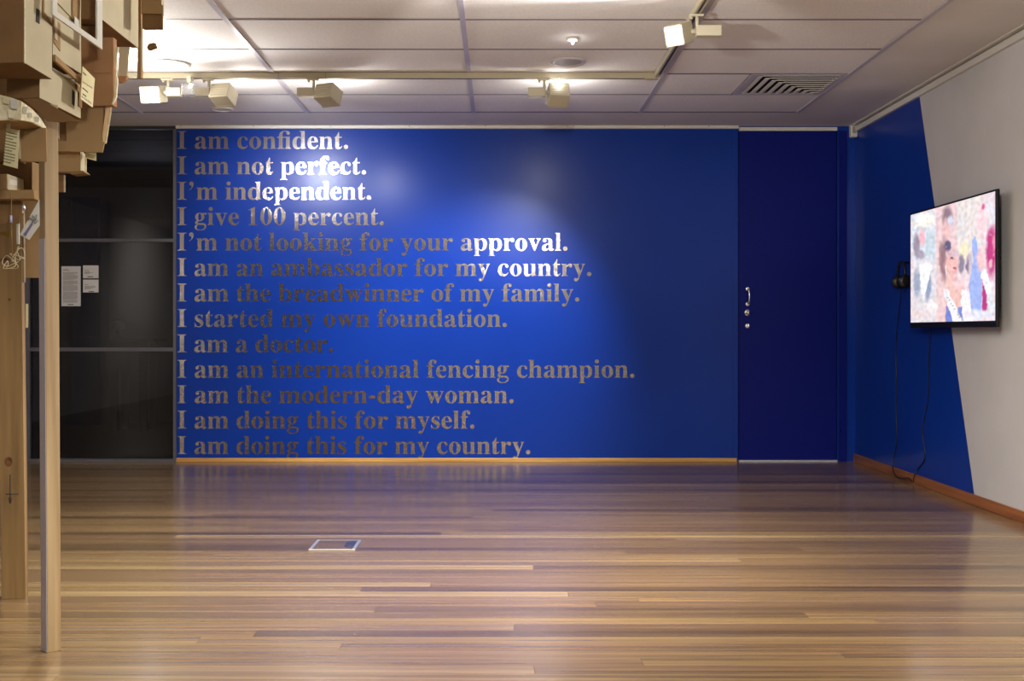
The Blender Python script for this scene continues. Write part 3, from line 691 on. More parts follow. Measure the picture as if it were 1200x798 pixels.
# ------------------------------------------------------------------ television
TX = 2.67; ty0 = TX*F/(1168-VX); ty1 = TX*F/(1066.5-VX)
tz0 = EYE-(383.5-VY)*-1/F*0; tz1 = EYE+(VY-221)/F*ty0; tz0 = EYE+(VY-383.3)/F*ty0
tv = thing('television', 'flat wall-mounted television showing a bright pageant picture', 'television', (XR, (ty0+ty1)/2, tz0))
obj('case', bx(N(), TX, TX+.018, ty0, ty1, tz0, tz1), M_bezel, tv, .004)
obj('bracket', bx(N(), TX+.018, XR-.001, (ty0+ty1)/2-.25, (ty0+ty1)/2+.25, tz0+.2, tz1-.2), M_black, tv)
obj('rear_bulge', bx(N(), TX+.018, TX+.06, ty0+.2, ty1-.2, tz0+.08, tz1-.3), M_black, tv, .006)
def screen():
    ya, yb = ty0+.016, ty1-.014; za, zb = tz0+.035, tz1-.012
    NX, NZ = 200, 112
    me = bpy.data.meshes.new('screen'); vs = []; fs = []
    for j in range(NZ+1):
        for i in range(NX+1): vs.append((TX-.0012, yb+(ya-yb)*i/NX, za+(zb-za)*j/NZ))
    for j in range(NZ):
        for i in range(NX):
            k = j*(NX+1)+i; fs.append((k, k+NX+1, k+NX+2, k+1))
    me.from_pydata(vs, [], fs)
    # the picture, drawn as soft shapes: ('e', cx, cy, rx, ry, colour, softness) or ('p', polygon, colour)
    S = [('r', 60,175,185,420,(202,212,222)), ('r',60,420,200,750,(214,210,214)), ('r',185,60,300,750,(226,192,192)), ('r',290,60,430,420,(224,216,210)),
         ('e',130,212,48,38,(248,244,232)), ('p',[(68,252),(100,225),(175,215),(172,240)],(244,238,224)),
         ('r',128,272,184,395,(186,206,216)), ('e',86,345,16,62,(132,122,140)), ('e',113,303,13,42,(238,172,182)), ('e',105,390,22,22,(150,140,156)),
         ('e',88,540,18,70,(138,152,176)), ('e',146,555,16,70,(120,140,172)), ('p',[(98,442),(168,440),(150,520),(122,625),(108,560)],(240,245,250)),
         ('e',168,665,25,38,(236,232,230)), ('e',110,700,50,30,(222,206,206)),
         ('e',246,195,26,52,(120,96,104)), ('e',262,215,14,28,(196,204,226)), ('e',238,262,20,52,(228,178,176)),
         ('e',212,400,12,70,(160,126,116)), ('e',230,420,20,105,(128,92,100)), ('e',335,370,26,48,(238,228,184)), ('e',318,250,28,80,(214,210,208)),
         ('e',318,440,16,46,(120,110,128)), ('e',360,430,16,50,(188,176,190)), ('e',268,440,34,74,(232,172,164)), ('e',284,385,26,20,(206,176,188)),
         ('e',249,346,15,28,(66,60,96)), ('e',270,413,9,5,(70,50,70)), ('e',284,462,8,5,(176,50,80)), ('e',240,470,4,26,(240,232,220)),
         ('p',[(238,500),(300,520),(330,560),(318,640),(300,745),(228,745),(236,600)],(232,182,170)), ('e',318,548,48,26,(238,196,196)), ('e',350,530,18,26,(244,208,208)),
         ('p',[(318,575),(372,580),(378,745),(315,745)],(240,236,236)), ('p',[(234,745),(240,650),(264,690),(272,745)],(92,112,196)), ('p',[(296,745),(298,668),(322,655),(330,745)],(100,116,196)),
         ('p',[(222,576),(246,570),(330,745),(276,745)],(238,238,242)),
         ('e',372,560,8,40,(150,150,190)), ('e',350,450,9,34,(120,100,120)),
         ('e',474,370,26,130,(182,26,98)), ('r',424,500,456,680,(168,24,104)), ('e',462,185,28,66,(222,220,224)), ('e',425,225,30,78,(244,204,210)), ('e',432,142,9,14,(206,60,110)),
         ('p',[(372,330),(392,290),(415,430),(426,560),(424,685),(368,690),(356,540),(380,430)],(142,168,238)),
         ('e',420,415,22,58,(240,190,190)), ('p',[(420,486),(446,470),(480,590),(468,622),(444,586)],(246,244,248)), ('e',472,650,18,70,(214,222,226)),
         ('e',486,330,8,40,(216,120,150)), ('e',470,440,10,24,(226,170,180)), ('e',400,700,60,22,(216,222,236))]
    for k in range(9): S.append(('e', 250+k*8.6, 612+k*15, 5, 3.4, (120,124,140)))
    rnd = random.Random(3)
    for k in range(50):
        cx = rnd.uniform(60, 490); cy = rnd.uniform(80, 740); v = rnd.choice(((250,244,240),(196,188,206),(228,196,200),(206,216,228)))
        S.append(('e', cx, cy, rnd.uniform(2, 7), rnd.uniform(3, 12), v, .5))
    def inpoly(x, y, P):
        c = False; j = len(P)-1
        for i in range(len(P)):
            if (P[i][1] > y) != (P[j][1] > y) and x < (P[j][0]-P[i][0])*(y-P[i][1])/(P[j][1]-P[i][1])+P[i][0]: c = not c
            j = i
        return c
    boxes = []
    for s in S:
        if s[0] == 'e': boxes.append((s[1]-s[3]*1.3, s[2]-s[4]*1.3, s[1]+s[3]*1.3, s[2]+s[4]*1.3))
        elif s[0] == 'r': boxes.append((s[1], s[2], s[3], s[4]))
        else: boxes.append((min(p[0] for p in s[1]), min(p[1] for p in s[1]), max(p[0] for p in s[1]), max(p[1] for p in s[1])))
    cols = []
    for j in range(NZ+1):
        for i in range(NX+1):
            v = vs[j*(NX+1)+i]
            px = VX+TX*F/v[1]; py = VY-(v[2]-EYE)/v[1]*F
            x = (px-1055)*4.431; y = (py-210)*4.431
            w1 = mnoise.noise_vector(Vector((x*.035, y*.03, 0))); w2 = mnoise.noise_vector(Vector((x*.11, y*.09, 4)))
            x += w1.x*5+w2.x*3; y += w1.y*8+w2.y*4
            c = [222, 206, 212]
            for s, bb in zip(S, boxes):
                if not (bb[0] <= x <= bb[2] and bb[1] <= y <= bb[3]): continue
                if s[0] == 'e':
                    d = math.hypot((x-s[1])/s[3], (y-s[2])/s[4]); a = max(0, min(1, (1.3-d)/.6))*(s[6] if len(s) > 6 else 1)
                    col = s[5]
                elif s[0] == 'r':
                    a = min(1, (x-bb[0])/8, (bb[2]-x)/8, (y-bb[1])/8+1, (bb[3]-y)/8+1); a = max(0, min(1, a)); col = s[5]
                else: a = 1 if inpoly(x, y, s[1]) else 0; col = s[2]
                if a > 0: c = [c[k]*(1-a)+col[k]*a for k in range(3)]
            g1 = mnoise.noise(Vector((x*.06, y*.045, 9))); g2 = mnoise.noise(Vector((x*.17, y*.13, 17))); g3 = mnoise.noise(Vector((x*.05, y*.05, 31)))
            k_ = 1+.14*g1+.05*g2; tint = (1+.05*g3, 1, 1-.05*g3)
            c = [min(255, c[q_]*k_*tint[q_]*.8+.2*(228, 212, 220)[q_]) for q_ in range(3)]
            cols.append(srgb(*c))
    at_ = me.color_attributes.new('picture', 'FLOAT_COLOR', 'POINT')
    at_.data.foreach_set('color', [x for c in cols for x in (*c, 1)])
    m = mat('television_picture', (0,0,0), .25); b_ = m.node_tree.nodes['Principled BSDF']
    a = node(m, 'ShaderNodeAttribute', attribute_name='picture'); lk(m, a.outputs['Color'], b_.inputs['Emission Color']); b_.inputs['Emission Strength'].default_value = 1.0
    me.materials.append(m); o = bpy.data.objects.new('screen', me); COL.objects.link(o); o.parent = tv; o.matrix_parent_inverse = world_inv(tv)
screen()
# headphones on a hook
c = at(1054, 325, 7.62); hx = XR-.05; hy = 7.62; hz = c.z
hp_ = thing('headphones', 'black headphones hanging on the blue wall left of the television', 'headphones', (hx, hy, hz))
b = N(); pts = []
for k in range(13):
    a = math.pi*k/12; pts.append((hx, hy+math.cos(a)*.075, hz+.005+math.sin(a)*.10))
tube(b, pts, .009, 8); obj('headband', b, M_black, hp_)
for s in (-1, 1):
    b = N(); lathe(b, (hx, hy+s*.06, hz-.03), [(.02,-.024),(.044,-.018),(.046,.006),(.030,.018),(.006,.02)], 20, 'Y')
    obj('ear_cup', b, M_black, hp_)
obj('hook', cyl(N(), (hx-.02, hy, hz+.10), (XR, hy, hz+.10), .006, n=10), M_black, hp_)
def rw(px, py, off=.006):                                # a point on the right wall
    Y = (XR-off)*F/(px-VX); return Vector((XR-off, Y, max(.012, EYE+(VY-py)/F*Y)))
pts = [Vector((hx+.02, hy+.05, hz-.07)), rw(1050,400), rw(1050.5,440), rw(1050,480), rw(1051,515), rw(1048,535), rw(1046,548,.022), rw(1050,558,.03), rw(1058,562.5,.03), rw(1064,560,.03), rw(1068,563,.03)]
tag(obj('headphone_cable', tube(N(), smooth_path(pts, 5), .0035, 6), M_black), 'thin black headphone cable hanging down the blue wall and looping at the skirting', 'cable')
pts = [rw(1090,386), rw(1088,430), rw(1087,470), rw(1081,505), rw(1084,535), rw(1076,549), rw(1072,556,.024), rw(1070,569,.026)]
tag(obj('television_cable', tube(N(), smooth_path(pts, 5), .0035, 6), M_black), 'thin black cable dropping from under the television to the skirting', 'cable')

# ------------------------------------------------------------------ cardboard city on timber posts
def post(label, base, top, w_, d_, ang, m, name='timber_post', zt=2.5):
    bx0 = Vector(base); tp = Vector(top)
    t = thing(name, label, 'post', bx0)
    b = N(); R = Matrix.Rotation(math.radians(ang), 4, 'Z'); lv = []
    for k in range(9):
        p = bx0.lerp(tp, k/8)
        lv.append([b.verts.new(p+R @ Vector(q)) for q in ((-w_/2,-d_/2,0),(w_/2,-d_/2,0),(w_/2,d_/2,0),(-w_/2,d_/2,0))])
    for a, c in zip(lv, lv[1:]):
        for i in range(4): b.faces.new((a[i], a[(i+1) % 4], c[(i+1) % 4], c[i]))
    b.faces.new(lv[0][::-1]); b.faces.new(lv[-1])
    obj('shaft', b, m, t, .0015)
    return t, R
def ypost(px0, py0):
    Y = F/(py0-VY); return Vector(((px0-VX)/F*Y, Y, 0))
b2 = ypost(60, 762); a = at(59.5, 0, b2.y+.02); a.z = 2.2
p2, R2 = post('pale pine post standing nearest the viewer under the cardboard city', b2, (at(56.5,145,b2.y+.015).x, b2.y+.015, 1.716), .044, .044, 46, M_pine)
b = N(); lv = []  # light reflected on the left face, put in as a pale strip
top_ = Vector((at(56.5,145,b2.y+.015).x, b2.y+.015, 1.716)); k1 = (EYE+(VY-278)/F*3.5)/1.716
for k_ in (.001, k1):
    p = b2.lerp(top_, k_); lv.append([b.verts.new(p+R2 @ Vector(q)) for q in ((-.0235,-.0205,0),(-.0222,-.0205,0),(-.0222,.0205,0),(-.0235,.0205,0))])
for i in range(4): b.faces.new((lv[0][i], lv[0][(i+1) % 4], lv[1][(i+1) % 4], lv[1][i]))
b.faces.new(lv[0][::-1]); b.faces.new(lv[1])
obj('reflection_strip', b, mat('lilac_reflection', srgb(178,172,180), .5), p2, label='pale greyish strip for light reflected off the left face')
b1 = ypost(17.5, 700.5); a = at(12, 100, b1.y)
p1, R1 = post('wide knotty pine board post at the left edge of the frame', b1, (at(10,100,b1.y).x, b1.y, 2.0), .088, .036, 7, M_pine2)
MK = noise_color(mat('knot', (.15,.08,.04), .6), srgb(70,42,22), srgb(120,78,44), (60,60,60), coord='World')
def onpost(px, py):
    tpx = 17.5+(12.-17.5)*(700.5-py)/(700.5-100); return at(px, py, b1.y)
def face_pt(px, py):
    # front face of the board post
    nrm = R1 @ Vector((0,-1,0)); c_ = at(17.5-(700.5-py)*.0115, py, b1.y)+nrm*.0185
    d = Vector((at(px,py,1)-Vector((0,0,EYE)))); o0 = Vector((0,0,EYE)); tt = (c_-o0).dot(nrm)/d.dot(nrm); return o0+d*tt, nrm
for (px, py, r, el) in ((10, 541, .014, 1.3), (11, 351, .005, 1.2), (6, 305, .018, .6)):
    c_, nrm = face_pt(px, py); b = N(); q = nrm.to_track_quat('Z', 'Y')
    for rr, h in ((r, 0), ):
        vs = [b.verts.new(c_+q @ Vector((math.cos(t_)*r, math.sin(t_)*r*el, .0004))) for t_ in [2*math.pi*i/14 for i in range(14)]]
        ws = [b.verts.new(c_+q @ Vector((math.cos(t_)*r*.9, math.sin(t_)*r*.9*el, -.003))) for t_ in [2*math.pi*i/14 for i in range(14)]]
        b.faces.new(vs); b.faces.new(ws[::-1])
        for i in range(14): b.faces.new((vs[i], vs[(i+1) % 14], ws[(i+1) % 14], ws[i]))
    obj('knot', b, MK, p1)
for seg in (((12, 556), (12, 590)), ((7, 579), (22, 579)), ((12, 590), (10, 583)), ((12, 590), (14, 583))):
    a_, nrm = face_pt(*seg[0]); c_, _ = face_pt(*seg[1]); obj('pencil_mark', tube(N(), [a_, c_], .0016, 5), M_ink, p1)

def carton(label, pxl, pxr, pyt, pyb, Y1, pxfar, m, mside=None, name='cardboard_box', skew=0, parts=(), zt=None, th=0, open_front=False):
    """box placed from its front face (px) at distance Y1, its right side receding to pxfar"""
    X1_ = at(pxr, 0, Y1).x; X0_ = at(pxl, 0, Y1).x; Z0 = at(0, pyb, Y1).z; Z1 = at(0, pyt, Y1).z if zt is None else zt
    Y2 = Y1*(VX-pxr)/(VX-pxfar)
    t = thing(name, label, 'cardboard box', ((X0_+X1_)/2, (Y1+Y2)/2, Z0))
    b = N()
    if open_front:
        k = .005
        bx(b, X0_, X0_+k, Y1, Y2, Z0, Z1); bx(b, X1_-k, X1_, Y1, Y2, Z0, Z1); bx(b, X0_+k, X1_-k, Y1, Y2, Z0, Z0+k); bx(b, X0_+k, X1_-k, Y1, Y2, Z1-k, Z1); bx(b, X0_+k, X1_-k, Y2-k, Y2, Z0+k, Z1-k)
        obj('box_shell', b, [m], t)
    else:
        bx(b, X0_, X1_, Y1, Y2, Z0, Z1)
        b.normal_update()
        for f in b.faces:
            if f.normal.x > .9 and mside: f.material_index = 1  # lit right sides get their tone as a paler material
        for v_ in b.verts: v_.co += Vector((random.uniform(-.002,.002), random.uniform(-.002,.002), random.uniform(-.002,.002)))
        obj('box_shell', b, [m, mside or m], t, .0015, recalc=False)
    t['dims'] = (X0_, X1_, Y1, Y2, Z0, Z1); return t
def side_pt(X, px, py):
    Y = X*F/(px-VX); return Vector((X, Y, EYE+(VY-py)/F*Y))
def side_panel(parent, X, quad, m, name, t=.004):
    """raised or dark piece on a face of constant X: quad of (px,py)"""
    P = [side_pt(X, *q) for q in quad]; b = N()
    A = [b.verts.new(p) for p in P]; B = [b.verts.new(p+Vector((t, 0, 0))) for p in P]; n = len(P)
    b.faces.new(A); b.faces.new(B[::-1])
    for i in range(n): b.faces.new((A[i], A[(i+1) % n], B[(i+1) % n], B[i]))
    return obj(name, b, m, parent)
b = N()
def frontquad(b, quad, Y, t=.004, dy=0):
    P = [at(q[0], q[1], Y+(q[2] if len(q) > 2 else 0)) for q in quad]; A = [b.verts.new(p) for p in P]; B = [b.verts.new(p+Vector((0, t, 0))) for p in P]; n = len(P)
    b.faces.new(A); b.faces.new(B[::-1])
    for i in range(n): b.faces.new((A[i], A[(i+1) % n], B[(i+1) % n], B[i]))
    return b
# upper storey, left to right
A_ = carton('large box at the top left with a front in a shaded brown tone and a tall side in a lit pale tone', -60, 29, -90, 74, 3.30, 61.5, M_kraft2, M_pale)
XA = A_['dims'][1]
side_panel(A_, XA, [(42.5,9.5),(46,12),(46,28),(42,25.5)], M_gap, 'window_slot_shade', .0015)
b = N(); d = list(A_['dims']); bx(b, XA-.002, XA+.001, d[2]-.001, d[2]+.003, d[4], d[5]); obj('edge_fold', b, M_papier, A_)
side_panel(A_, XA, [(49,-20),(62,-15),(62,32),(49,20)], M_kraft2, 'recess', .002)
side_panel(A_, XA, [(51,-20),(60,-15),(60,27),(51,14)], M_pale, 'inset_panel', .003)
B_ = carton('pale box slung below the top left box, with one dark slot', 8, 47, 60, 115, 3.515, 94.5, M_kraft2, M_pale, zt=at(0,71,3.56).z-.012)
XB = B_['dims'][1]
obj('base_flap', frontquad(N(), [(26,115.5),(47,115.5),(93,142),(70,143),(54.5,142),(44,130)], 3.512, .004), M_kraft2, B_)
side_panel(B_, XB, [(84.5,105),(87,108),(87,124),(84.5,122)], M_dark, 'window_slot_shade', .0015)  # shade inside the slot drawn as a dark piece

side_panel(B_, XB, [(88,98),(95,105),(95,127),(91.5,124),(91.5,108),(88,104)], M_kraft, 'shadowed_flap', .004)
C_ = carton('pale box above the slotted box, partly behind the white frame', 40, 62, -90, 66, 3.56, 95.5, M_kraft2, M_pale)
XC = C_['dims'][1]
tag(side_panel(None, XC+.0025, [(62,64),(92,92),(92,98),(62,71)], M_kraft, 'corrugated_strip', .008), 'slanting brown corrugated strip between the two stacked pale boxes', 'strip')
side_panel(C_, XC, [(62.5,20),(70,28),(70,60),(62.5,50)], M_kraft, 'recess', .002)
side_panel(C_, XC, [(63,20),(66,24),(66,48),(63,45)], M_pale, 'inset_panel', .004)
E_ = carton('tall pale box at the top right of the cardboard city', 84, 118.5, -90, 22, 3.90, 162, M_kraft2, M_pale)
# big white frame standing proud of the boxes
XF = -1.345
fr = thing('white_frame', 'white rectangular card frame fixed to the upper boxes', 'frame', side_pt(XF, 90, 10))
def frame_piece(q): side_panel(fr, XF, q, M_whitecard, 'frame_side', .006)
frame_piece([(59.5,-60),(65,-60),(65,14),(59.5,17)])
frame_piece([(59.5,17),(65,14),(112,47),(118,58)])
frame_piece([(112,-60),(118,-60),(118,58),(112,47)])
# pieces visible through the frame
G0 = carton('small brown box seen through the white frame', 92, 112, 10, 44, 3.97, 118, M_kraft2, M_kraft2, zt=at(0,22,3.9).z-.004)
side = thing('card_panel', 'pale card panel with a torn corner behind the white frame', 'card panel', side_pt(-1.40, 75, 10))
side_panel(side, -1.40, [(66,-60),(84,-60),(84,22),(66,3)], M_pale, 'panel', .004)
side_panel(side, -1.395, [(83,-60),(94,-60),(92,28),(84,22)], M_kraft, 'return_flap', .004)
side_panel(side, -1.388, [(87,19),(92,24),(92,32),(87,28)], M_whitecard, 'paper_patch', .002)
# stick on the right
a_ = at(164, -60, 4.32); c_ = at(164, 92, 4.32)
tag(obj('cardboard_strip', bx(N(), c_.x-.007, c_.x+.007, 4.31, 4.335, c_.z, a_.z), M_kraft), 'long thin brown strip hanging down beside the tall pale box', 'strip')
# top right little box with weight
H_ = carton('small two-tone box overhanging at the upper right of the cardboard city', 165.8, 189, -70, 16, 4.2, 192.5, M_kraft, M_pale)
d = H_['dims']; obj('lower_tray', bx(N(), d[0], d[1]-.004, d[2]+.01, d[3], at(0,32,4.2).z, d[4]), M_kraft2, H_, .001)
c_ = at(194.5, 20, 4.25); obj('edge_disc', bx(N(), c_.x-.006, c_.x+.002, 4.2, 4.21, at(0,37,4.25).z, at(0,10,4.25).z), M_kraft2, H_, .001)
s0 = at(180.5, 31, 4.24); s1 = at(179.5, 50, 4.24)
wt = thing('hanging_pebble', 'brown pebble-like cardboard lump hanging on a thread below the small box', 'pendant', s1)
obj('thread', tube(N(), [s0, s1], .0016, 5), M_string, wt)
c_ = at(178.5, 54.8, 4.24); b = N(); bmesh.ops.create_icosphere(b, subdivisions=3, radius=1)
for v_ in b.verts:
    n_v = 1+.08*math.sin(v_.co.x*5+v_.co.z*3); sx = (abs(v_.co.x)**.6)*math.copysign(1, v_.co.x); sz = (abs(v_.co.z)**.6)*math.copysign(1, v_.co.z)
    v_.co = c_+Matrix.Rotation(math.radians(-18), 3, 'Y') @ Vector((sx*.019*n_v, v_.co.y*.014, sz*.013*n_v))
for f in b.faces: f.smooth = True
obj('lump', b, M_kraft2, wt)
# box with flaps, warm light put into its orange colour
O_ = carton('orange-brown box in the middle with a torn right edge coloured pale as backlit', 88, 133, 44, 124, 3.93, 137, M_orange, M_orange)
d = O_['dims']
obj('patch', bx(N(), at(110,0,3.93).x, at(130,0,3.93).x, 3.926, 3.931, at(0,86,3.93).z, at(0,71,3.93).z), M_orange, O_, .001)
obj('backlit_torn_edge', frontquad(N(), [(135,55),(138.3,55),(136.8,66),(136.2,88),(137.6,94),(135.8,114),(131.5,122.5),(130.5,122),(134,112),(135,94),(134.6,66)], 3.925, .012), M_papier, O_)  # lamplight from behind put into the pale colour of the torn edge
obj('side_flap', frontquad(N(), [(139,55),(152,55),(148.5,92),(139,92)], 4.05, .004), M_pale, O_)  # backlight on the flap put in as pale card
b = N()
P = [(139,90)]+[(139+9.5*math.sin(t_*math.pi/2*1.0)*1.0, 90+6*math.sin(t_*math.pi)) for t_ in (.25,.5,.75)]+[(148.5,90)]
obj('round_lip', frontquad(N(), [(138.5,89),(148.8,89),(147.5,93),(143,96),(138.5,96.5)], 4.045, .02), M_orange, O_)
# tag with writing on the corner
tg = thing('written_tag', 'diamond-hung pale tag with scribbled words on the box corner', 'tag', side_pt(-1.375, 103, 100))
side_panel(tg, -1.375, [(96.5,78),(110.5,92),(108,126),(94,116)], M_note, 'paper', .002)
for (qa, qb) in (((97.5,85),(101,88)), ((97,96),(108,103)), ((97,103),(103,108)), ((96,113),(107,121)), ((97,110),(101,113))):
    n_s = 9; pts = []
    for k in range(n_s+1):
        px = qa[0]+(qb[0]-qa[0])*k/n_s; py = qa[1]+(qb[1]-qa[1])*k/n_s+(.9 if k % 2 else -.9); pts.append(side_pt(-1.372, px, py))
    obj('scribble', tube(N(), pts, .0008, 4), M_greyink, tg)
# lower boxes to the right of the post
Hb = carton('flared tan box below the orange box, with a folded bottom band', 77, 121, 122, 168, 3.95, 124, M_kraft, M_kraft, zt=at(0,124,3.93).z-.004)
obj('flared_side', frontquad(N(), [(119,168),(124.5,168,.04),(131,125,.05),(124,125)], 3.945, .006), M_kraft, Hb)
obj('bottom_band', frontquad(N(), [(66,165),(122.5,166),(120,178.5),(66,177)], 3.938, .006), M_kraft, Hb)
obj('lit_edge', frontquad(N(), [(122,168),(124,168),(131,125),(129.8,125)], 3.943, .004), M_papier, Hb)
obj('inner_gap', frontquad(N(), [(66,141),(77,141),(77,165),(66,165)], 3.96, .004), M_kraft2, Hb)
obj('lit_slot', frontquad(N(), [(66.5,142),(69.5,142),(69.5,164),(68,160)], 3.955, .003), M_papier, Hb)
I_ = carton('low brown box with a pale end under the folded band', 58, 94, 177, 201, 3.97, 100.5, M_kraft, M_pale)
d = I_['dims']; obj('corrugated_edge', bx(N(), d[1]-.004, d[1]+.003, d[3]-.004, d[3], d[4], d[5]), M_papier, I_)
obj('base_flap', frontquad(N(), [(80,201),(97,200),(100,203),(84,204.5)], 3.965, .05), M_kraft2, I_)
J_ = carton('smallest brown box with a corrugated edge, lowest right of the post', 58, 75, 204.5, 225, 4.0, 76, M_kraft2, M_kraft)
b = N()
for k in range(12): bx(b, J_['dims'][1]-.001, J_['dims'][1]+.004, 4.0, 4.004, J_['dims'][4]+k*.005, J_['dims'][4]+k*.005+.0028)
obj('corrugation', b, M_papier, J_)
tg = thing('written_tag', 'little scribbled tag sticking out right of the folded band', 'tag', at(106, 182, 3.99))
obj('paper', frontquad(N(), [(100,178),(112.5,179),(112.5,188.5),(100,185)], 3.99, .002), M_note, tg)
for yy in (181, 183.5): obj('scribble', tube(N(), [at(103+k*1, yy+k*.25+(.5 if k % 2 else -.5), 3.987) for k in range(8)], .0007, 4), M_greyink, tg)
# the arched paper-skinned canopy in front
b = N(); arc_t = [(-30,108),(0,111),(12,114),(25,118.5),(38,128),(48,139),(54,149)]; arc_b = [(-30,143),(0,141),(12,140),(25,140.5),(38,143),(48,148.5),(54,152)]
Yf = lambda px: 3.22+max(0, (px-25))*.0075
n = len(arc_t); T = [at(p[0], p[1], Yf(p[0])) for p in arc_t]; Bt = [at(p[0], p[1], Yf(p[0])) for p in arc_b]
Tb = [v_+Vector((-.01, .012, 0)) for v_ in T]; Bb = [v_+Vector((-.01, .012, 0)) for v_ in Bt]
Lv = [[b.verts.new(p) for p in L_] for L_ in (T, Bt, Bb, Tb)]
for i in range(n-1):
    for k in range(4): b.faces.new((Lv[k][i], Lv[k][i+1], Lv[(k+1) % 4][i+1], Lv[(k+1) % 4][i]))
b.faces.new([L_[0] for L_ in Lv]); b.faces.new([L_[-1] for L_ in Lv])
cn = thing('paper_canopy', 'curved cream canopy pasted with torn paper beside the nearest post', 'canopy', at(20, 140, 3.3))
obj('curved_band', b, M_papier, cn)
for (px, py, w2, h2) in ((3,113,8,9),(12,116,9,12),(24,124,8,10),(30,131,8,7),(9,128,8,11),(38,136,8,7)):
    Yp = Yf(px+w2/2)-.008
    obj('torn_scrap', frontquad(N(), [(px,py),(px+w2,py+1.5),(px+w2-.8,py+h2),(px+.6,py+h2-1.2)], Yp, .0015), M_papier if (px % 2) else M_whitecard, cn)
b = N(); us = [b.verts.new(p) for p in Bb[1:]]; q2 = [b.verts.new(at(px, py, 3.46)) for px, py in ((54,152),(40,155),(23,154),(0,152))]
b.faces.new(us+q2); obj('underside', b, M_kraft, cn)
K_ = carton('brown box hanging under the paper canopy left of the nearest post', 24, 54.5, 150, 189.5, 3.40, 56, M_kraft, M_kraft)
obj('white_edge', frontquad(N(), [(22,152),(24.5,152),(24.5,186),(22,186)], 3.40, .02), M_pale, K_)
K2 = carton('dark recess box behind the long written note at the left edge', -60, 24, 140, 190, 3.60, 30, M_kraft2, M_kraft2)
nt = thing('written_note', 'long yellowish note with rows of handwriting taped under the canopy', 'note', at(12, 170, 3.3))
obj('paper', frontquad(N(), [(7.5,150),(22.5,153),(20.5,197.5),(3.8,193)], 3.30, .0015), M_note, nt)
obj('tape', frontquad(N(), [(8.5,141),(12.5,141),(11.5,150.5),(7.2,149.5)], 3.295, .001), M_papier, nt)
for k in range(11):
    y0_ = 154.5+k*3.45; xl = 7.4-k*.33
    obj('handwriting', tube(N(), [at(xl+j*1.05, y0_+j*.25+((-.75, .75, -.3, .6)[j % 4]), 3.2985) for j in range(13 if k % 4 != 2 else 9)], .0009, 4), M_ink, nt)
L_ = carton('wide shelf-like tray under the dark recess, left of the posts', -60, 40, 222, 233.5, 3.5, 46, M_kraft, M_kraft)
obj('back_panel', frontquad(N(), [(-60,189),(38,189),(38,222),(-60,222)], 3.66, .004), M_kraft2, L_)
obj('side_wing', frontquad(N(), [(37.5,189.5),(46,192,.05),(46,228,.05),(37.5,222)], 3.62, .004), M_kraft, L_)
S_ = carton('little pale-labelled carton sitting on the shelf-like tray', -10, 8, 204, 221.8, 3.52, 28, M_kraft, M_pale)
side_panel(S_, S_['dims'][1], [(11,210),(20,212),(20,217.5),(11,216)], M_whitecard, 'label_sticker', .0015)
# hanging panels, card and bits below
tag(obj('hanging_sheet', frontquad(N(), [(24,232),(46,232),(46,325.5),(28,325.5)], 4.272, .006), M_kraft), 'brown cardboard sheet hanging low between the two posts', 'cardboard')
tag(obj('hanging_sheet', frontquad(N(), [(-60,231),(26,232),(22,262),(-60,264)], 3.541, .006), M_kraft2), 'dark cardboard strip hanging under the tray in front of the wide post', 'cardboard')
tg = thing('hanging_card', 'grey-white card hung askew with dark zigzag marks, below the tray', 'card', at(35, 258, 3.5))
obj('card', frontquad(N(), [(45.8,234),(46.2,264),(34,281),(23.2,275)], 3.50, .0015), M_whitecard, tg)
for seg in ([(34,254),(38,258.5),(38,252),(42,258),(43,251.5)], [(37,262),(40,257),(41,262),(44.5,258)], [(35,254),(33,258)]):
    obj('zigzag_mark', tube(N(), [at(x_, y_, 3.497) for x_, y_ in seg], .0018, 5), M_greyink, tg)
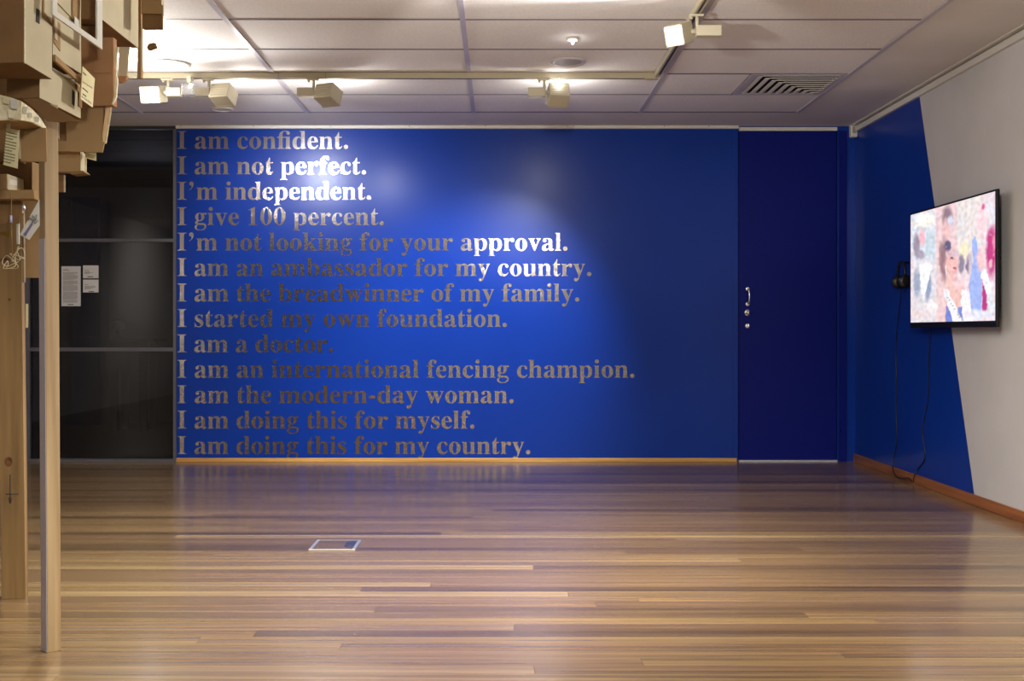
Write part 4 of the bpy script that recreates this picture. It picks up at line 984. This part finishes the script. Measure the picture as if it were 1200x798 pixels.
obj('blue_stripe', frontquad(N(), [(27,275),(36,262),(38.5,263),(30,277)], 3.498, .001), mat('grey_blue_ink', srgb(110,108,140), .7), tg)
obj('thread', tube(N(), [at(45.8,234,3.5), at(45.8,226,3.5)], .0008, 4), M_string, tg)
st_ = thing('pale_stick', 'upright pale stick wired in front of the wide post', 'stick', at(25.5, 300, 3.6))
obj('stick', frontquad(N(), [(24.5,247),(27.5,247),(28.2,331),(26,331)], 3.6, .012), M_pine, st_)
obj('white_batten', frontquad(N(), [(19,240),(22,240),(22,286),(19.5,286)], 3.62, .008), M_whitecard, st_)
c_ = at(26, 243, 3.6); obj('light_bulb', lathe(N(), c_, [(.004,.012),(.008,.006),(.012,-.004),(.008,-.014),(.004,-.02)], 14), M_chrome, st_)
sg = thing('blue_tipped_string', 'taut string with a small pale blue bead beside the stick', 'string', at(13, 240, 3.45))
obj('string', tube(N(), [at(13.4,224,3.498), at(13.6,265,3.498), at(14.6,300,3.498)], .0011, 5), M_string, sg)
obj('bead', cyl(N(), at(12.9,252.5,3.495), at(13.1,261,3.495), .0035, n=10), mat('pale_blue_bead', (.45,.5,.8), .4), sg)
rnd = random.Random(5)
for k, lb in enumerate(('loose curl of wire knotted on the wide post, upper', 'loose tangle of pale wire on the wide post, lower')):
    c0 = (20, 298) if k == 0 else (12, 306); pts = []
    for j in range(11): pts.append(at(c0[0]+rnd.uniform(-9, 10), c0[1]+rnd.uniform(-9, 9), 3.52+rnd.uniform(-.02,.02)))
    tag(obj('wire_tangle', tube(N(), smooth_path(pts, 5), .0011, 5), M_papier), lb, 'wire')
tag(obj('yellow_triangle_scrap', frontquad(N(), [(-5,273),(13,270),(13.5,279)], 3.7, .002), mat('ochre_card', srgb(140,110,50), .8)), 'small ochre triangular scrap pinned to the wide post', 'scrap')
tag(obj('paper_ticket', frontquad(N(), [(30,356),(32.8,356),(32.6,384),(30,384)], 4.34, .002), M_note), 'narrow yellow ticket visible just right of the wide post', 'ticket')
for o in bpy.data.objects:
    if 'dims' in o: del o['dims']
